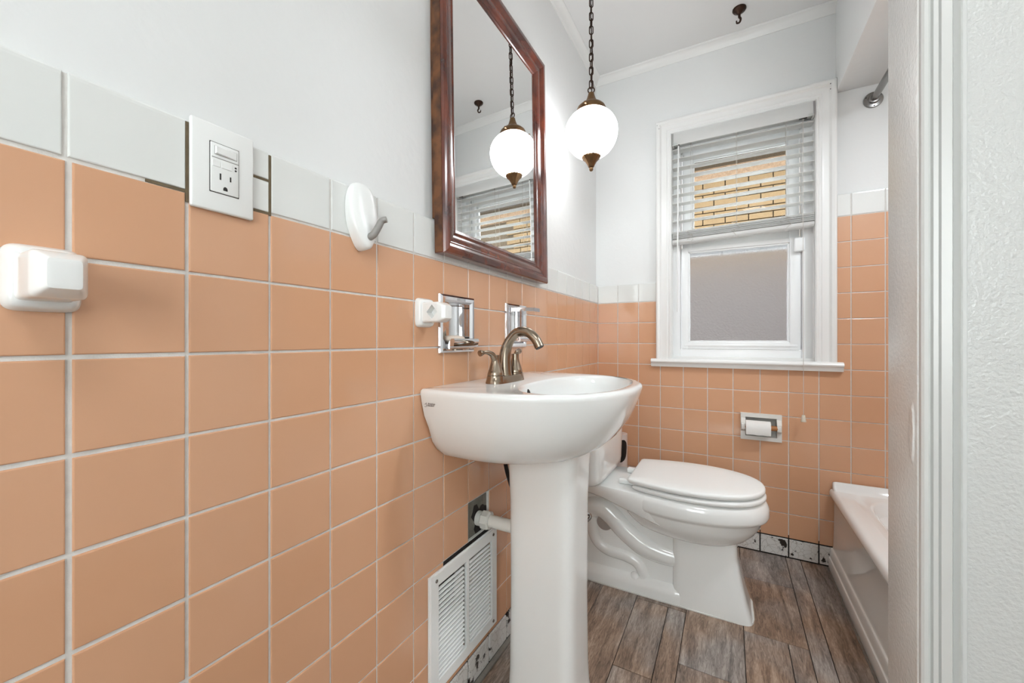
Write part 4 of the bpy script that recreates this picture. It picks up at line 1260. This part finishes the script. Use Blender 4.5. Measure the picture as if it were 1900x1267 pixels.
for s in (-1,):
    m = MB()
    tw = catmull([(0.085, YT + s * 0.046, 0.235), (0.122, YT + s * 0.048, 0.280), (0.172, YT + s * 0.048, 0.296), (0.222, YT + s * 0.048, 0.270), (0.27, YT + s * 0.048, 0.226), (0.34, YT + s * 0.048, 0.180), (0.40, YT + s * 0.046, 0.162), (0.455, YT + s * 0.044, 0.155), (0.50, YT + s * 0.040, 0.152)], 6)
    m.tube(tw, [0.047 - 0.012 * max(0.0, (i - 30) / 18) for i in range(len(tw))], 20)
    m.build('trapway', M['porcelain'], toilet, 60)
    m = MB()
    m.tube(catmull([(0.125, YT + s * 0.062, 0.27), (0.140, YT + s * 0.060, 0.20), (0.160, YT + s * 0.060, 0.155), (0.205, YT + s * 0.060, 0.128), (0.275, YT + s * 0.060, 0.122), (0.325, YT + s * 0.060, 0.105), (0.352, YT + s * 0.060, 0.06)], 6), 0.025, 14)
    m.build('relief_ridge', M['porcelain'], toilet, 60)
MB().lathe([(0.032, 0), (0.032, 0.003), (0.030, 0.004)], (0.192, YT - 0.067, 0.238), (0, -1, 0), 32).build('side_disc', M['tank_disc'], toilet, 40, 'grey round disc on the side of the foot')
for s in (-1, 1):
    MB().lathe([(0.0165, 0), (0.0165, 0.006), (0.015, 0.013), (0.010, 0.019), (0.002, 0.021)], (0.315, YT + s * 0.075, 0.050), (0, 0, 1), 24).build('bolt_cap', M['porcelain'], toilet, 60)
# caulk round the foot
m = MB(); cl = []
for x, y in ellipse(0.3765, YT, 0.3415, 0.1005, 7.5, 90):
    cl.append((x + random.uniform(-0.001, 0.001), y + random.uniform(-0.001, 0.001), 0.002))
m.tube(cl, 0.0035, 6, closed=True)
m.build('caulk_bead', M['caulk'], toilet, 60)
# seat and lid
def slab_ring(xr, xt, hw, z0, z1, bev, wr, crown=0.0):
    return [R_(xr + bev, xt - bev, hw - bev, z0, wr), R_(xr, xt, hw, z0 + bev, wr), R_(xr, xt, hw, z1 - bev, wr), R_(xr + bev * 0.4, xt - bev * 0.4, hw - bev * 0.4, z1 - bev * 0.3, wr), R_(xr + bev * 1.4, xt - bev * 1.4, hw - bev * 1.4, z1, wr)]
m = MB(); m.loft(slab_ring(0.318, 0.760, 0.182, 0.4195, 0.4375, 0.006, 0.80)); seat = m.build('seat', M['plastic'], toilet, 50)
m = MB(); m.loft(slab_ring(0.300, 0.757, 0.182, 0.4425, 0.462, 0.006, 0.80) + [R_(0.36, 0.70, 0.13, 0.4645, 0.80), R_(0.45, 0.60, 0.05, 0.465, 0.80)]); lid = m.build('lid', M['plastic'], toilet, 50)
for px in (-0.08, 0.08):
    MB().box(0.70, 0.715, YT + px - 0.01, YT + px + 0.01, 0.4165, 0.4195, 0.001).build('bumper', M['plastic'], seat, 30)
    MB().box(0.70, 0.72, YT + px - 0.008, YT + px + 0.008, 0.4375, 0.4425, 0.001).build('bumper', M['plastic'], seat, 30)
for s in (-1, 1):
    MB().box(0.255, 0.315, YT + s * 0.073 - 0.016, YT + s * 0.073 + 0.016, 0.416, 0.434, 0.004, 2).build('hinge', M['plastic'], toilet, 40)
# tank
def tank_ring(x0, x1, hw, z): return [Vector((x, y, z)) for x, y in ellipse((x0 + x1) / 2, YT, (x1 - x0) / 2, hw, 5.5, 64)]
m = MB(); m.loft([tank_ring(0.06, 0.165, 0.17, 0.416), tank_ring(0.035, 0.195, 0.197, 0.420), tank_ring(0.025, 0.207, 0.207, 0.432), tank_ring(0.022, 0.210, 0.211, 0.455), tank_ring(0.016, 0.218, 0.225, 0.74)])
tank = m.build('tank', M['porcelain'], toilet, 45)
m = MB(); m.loft([tank_ring(0.012, 0.224, 0.230, 0.741), tank_ring(0.010, 0.228, 0.234, 0.75), tank_ring(0.010, 0.228, 0.234, 0.768), tank_ring(0.014, 0.222, 0.229, 0.776)]); m.build('tank_lid', M['porcelain'], toilet, 45)
m = MB(); m.tube([(0.22, YT - 0.17, 0.69), (0.235, YT - 0.17, 0.69), (0.238, YT - 0.155, 0.689), (0.238, YT - 0.10, 0.685)], 0.006, 10); m.build('flush_lever', M['chrome'], tank, 50)
m = MB(); m.tube([(0.115, YT - 0.105, 0.345), (0.115, YT - 0.105, 0.415)], 0.004, 10); m.build('tank_bolt', M['black'], toilet, 50)

# ---- brush holder behind the toilet
bh_ = thing('toilet_brush_holder', (0.157, 2.12, 0.0), 'narrow white holder with a tall dark opening behind the toilet tank', 'brush holder')
m = MB(); n = 40; rr_ = 0.040
rings = []
cx_, cy_ = 0.134, 2.118
for z in (0.0, 0.02, 0.30, 0.335, 0.36, 0.39, 0.42, 0.455, 0.475, 0.492, 0.496):
    rings.append([Vector((cx_ + rr_ * math.cos(2 * PI * i / n), cy_ + rr_ * math.sin(2 * PI * i / n), z)) for i in range(n)])
m.loft(rings)
m.build('canister', M['pink_plastic'], bh_, 50)
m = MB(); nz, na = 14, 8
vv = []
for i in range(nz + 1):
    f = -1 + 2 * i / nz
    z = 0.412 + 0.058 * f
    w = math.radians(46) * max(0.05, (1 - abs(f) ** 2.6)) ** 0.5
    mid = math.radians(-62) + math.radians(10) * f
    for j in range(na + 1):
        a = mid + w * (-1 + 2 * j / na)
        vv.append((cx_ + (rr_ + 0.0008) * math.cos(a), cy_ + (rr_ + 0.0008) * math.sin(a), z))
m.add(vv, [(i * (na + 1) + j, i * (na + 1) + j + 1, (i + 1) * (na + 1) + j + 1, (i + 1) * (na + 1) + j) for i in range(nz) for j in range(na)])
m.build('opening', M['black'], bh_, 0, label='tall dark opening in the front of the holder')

# ================================================================== PAPER HOLDER
tp = thing('paper_holder', (0.7715, YB, 0.522), 'recessed off-white ceramic toilet paper holder in the back wall', 'paper holder')
X0, X1, Z0, Z1 = 0.690, 0.853, 0.5225, 0.647
m = slab(BACK, X0, X1, Z0, Z1, YB - 0.0005, YB - 0.010, [TPH]); m.build('frame', M['ceramic_grey'], tp, 0)
m = MB()   # recess
x0, x1, z0, z1 = TPH
n = 12; ym = YB - 0.002
arc = [(ym + 0.060 * math.sin(PI * i / n), (z0 + z1) / 2 - (z1 - z0) / 2 * math.cos(PI * i / n)) for i in range(n + 1)]
lo = [Vector((x0 + 0.0005, y, z)) for y, z in arc]; hi = [Vector((x1 - 0.0005, y, z)) for y, z in arc]
m.v += [tuple(p) for p in lo + hi]
for i in range(n): m.f.append((i, i + 1, n + 2 + i, n + 1 + i))
m.f.append(tuple(range(n + 1))); m.f.append(tuple(range(n + 1, 2 * n + 2)))
m.build('recess', M['ceramic_grey'], tp, 40)
for xx in (X0 + 0.002, X1 - 0.020):
    m = MB(); m.box(xx, xx + 0.018, YB - 0.034, YB - 0.006, 0.572, 0.600, 0.004, 2)
    m.loft([[Vector((xx, YB - 0.008, 0.625)), Vector((xx + 0.018, YB - 0.008, 0.625)), Vector((xx + 0.018, YB - 0.008, 0.56)), Vector((xx, YB - 0.008, 0.56))],
            [Vector((xx, YB - 0.030, 0.602)), Vector((xx + 0.018, YB - 0.030, 0.602)), Vector((xx + 0.018, YB - 0.030, 0.574)), Vector((xx, YB - 0.030, 0.574))]])
    m.build('bracket', M['ceramic_grey'], tp, 30)
m = MB(); m.tube([(X0 + 0.017, YB - 0.022, 0.586), (X1 - 0.017, YB - 0.022, 0.586)], 0.0115, 20)
m.build('roller', M['core_wood'], tp, 40, label='brown wooden roller')
roll = thing('toilet_paper_roll', (0.757, YB - 0.022, 0.586), 'half-used white toilet paper roll on the wooden roller', 'toilet paper')
m = MB()
ro, ri = 0.032, 0.0135
ys, zs = YB - 0.0235, 0.5835
def circ(x, r): return [Vector((x, ys + r * math.cos(2 * PI * i / 40), zs + r * math.sin(2 * PI * i / 40))) for i in range(40)]
m.loft([circ(0.7105, ri), circ(0.7105, ro - 0.001), circ(0.7115, ro), circ(0.8075, ro), circ(0.8085, ro - 0.001), circ(0.8085, ri), circ(0.7105, ri)], False, False)
m.build('paper', M['paper'], roll, 50)
m = MB(); tl = []
sheet = catmull([(ys - ro * 0.80, zs + ro * 0.62), (ys - ro - 0.0008, zs + 0.002), (ys - ro - 0.001, zs - 0.018), (ys - ro + 0.001, zs - 0.031)], 5) if False else None
pts = [(ys - (ro + 0.0007) * math.cos(t), zs + (ro + 0.0007) * math.sin(t)) for t in [1.4 - 1.4 * i / 8 for i in range(9)]] + [(ys - ro - 0.0006, zs - 0.010), (ys - ro, zs - 0.020), (ys - ro + 0.002, zs - 0.029)]
loop = pts + [(y + 0.0006, z) for y, z in reversed(pts)]
rings = []
for i in range(7):
    x = 0.7112 + 0.0966 * i / 6
    dz = random.uniform(-0.0015, 0.0015)
    rings.append([Vector((x, y, z + (dz if k in (len(pts) - 1, len(pts)) else 0))) for k, (y, z) in enumerate(loop)])
m.loft(rings)
m.build('loose_sheet', M['paper'], roll, 50)

# ================================================================== BATHTUB
tub = thing('bathtub', (1.42, 1.56, 0.0), 'white enamelled bathtub along the right side, apron facing the toilet', 'bathtub')
TX0, TX1, TY0, TY1 = 1.026, X_R - 0.008, Y_F + 0.006, YB - 0.003
# apron profile (x, z) swept along y
ap = [(1.022, 0.0), (1.020, 0.040), (1.0225, 0.049), (1.0265, 0.051), (1.0275, 0.058), (1.0285, 0.083), (1.031, 0.088), (1.036, 0.090), (1.038, 0.098), (1.0405, 0.20), (1.0415, 0.298), (1.039, 0.304), (1.034, 0.307), (1.0275, 0.312), (1.0245, 0.320), (1.0245, 0.331), (1.029, 0.342), (1.038, 0.3475), (1.050, 0.3485), (1.10, 0.346)]
ins = [(1.10, 0.30), (1.10, 0.0)]
m = MB()
m.loft([[Vector((x, y, z)) for x, z in ap + ins] for y in (TY0, TY0 + 0.3, TY1 - 0.25, TY1)])
m.build('apron', M['porcelain'], tub, 40)
# rim and basin
m = MB()
cx, cy = (1.075 + TX1) / 2, (TY0 + TY1) / 2
def tr(ax, ay, z, n=10.0, sx=0.0):
    return [Vector((x, y, z)) for x, y in ellipse(cx + sx, cy, ax, ay, n, 72)]
hx, hy = (TX1 - 1.075) / 2, (TY1 - TY0) / 2
m.loft([tr(hx, hy, 0.30, 40), tr(hx, hy, 0.347, 40), tr(hx - 0.035, hy - 0.075, 0.346, 8), tr(hx - 0.045, hy - 0.085, 0.338, 8), tr(hx - 0.07, hy - 0.12, 0.25, 7), tr(hx - 0.10, hy - 0.17, 0.12, 6), tr(hx - 0.14, hy - 0.23, 0.08, 5), tr(hx - 0.25, hy - 0.4, 0.075, 4)])
m.build('well', M['porcelain'], tub, 45)
# raised lip against the back wall
lip = [(0, 0), (0.004, 0.028), (0.010, 0.034), (0.016, 0.034), (0.022, 0.028), (0.030, 0.010), (0.045, 0.0), (0.045, -0.02), (0, -0.02)]
m = MB()
rings = []
for x, f in ((1.034, 0.82), (1.037, 0.93), (1.046, 1.0), (TX1, 1.0)):
    rings.append([Vector((x, TY1 - a * f, 0.346 + b * (f if b > 0 else 1))) for a, b in lip])
m.loft(rings)
m.build('back_lip', M['porcelain'], tub, 50)
# grit of old caulk along the floor
m = MB()
m.tube([(1.017 + random.uniform(-0.0015, 0.0015), 0.96 + 0.0122 * i, 0.001) for i in range(100)], [random.uniform(0.002, 0.0042) for _ in range(100)], 6)
m.build('caulk_bead', M['grey_caulk'], tub, 60)

# ---- shower rod
rod = thing('shower_rod', (1.174, 2.19, 1.998), 'satin steel shower curtain rod above the tub', 'curtain rod')
m = MB(); m.tube([(1.174, 2.19, 1.998), (1.174, Y_F, 1.998)], 0.0125, 20); m.build('rod', M['steel'], rod, 50)
for y, s in ((2.196, -1), (Y_F, 1)):
    fl = MB().lathe([(0.033, 0), (0.033, 0.004), (0.031, 0.007), (0.020, 0.009), (0.018, 0.020), (0.0155, 0.021)], (1.174, y, 1.998), (0, s, 0), 32).build('flange', M['steel'], rod, 35)
    for t in (0.6, 2.7, 4.8):
        MB().lathe([(0.0035, 0), (0.0035, 0.0012)], (1.174 + 0.026 * math.cos(t), y + s * 0.0068, 1.998 + 0.026 * math.sin(t)), (0, s, 0), 10).build('screw_hole', M['dark_slot'], fl, 0)
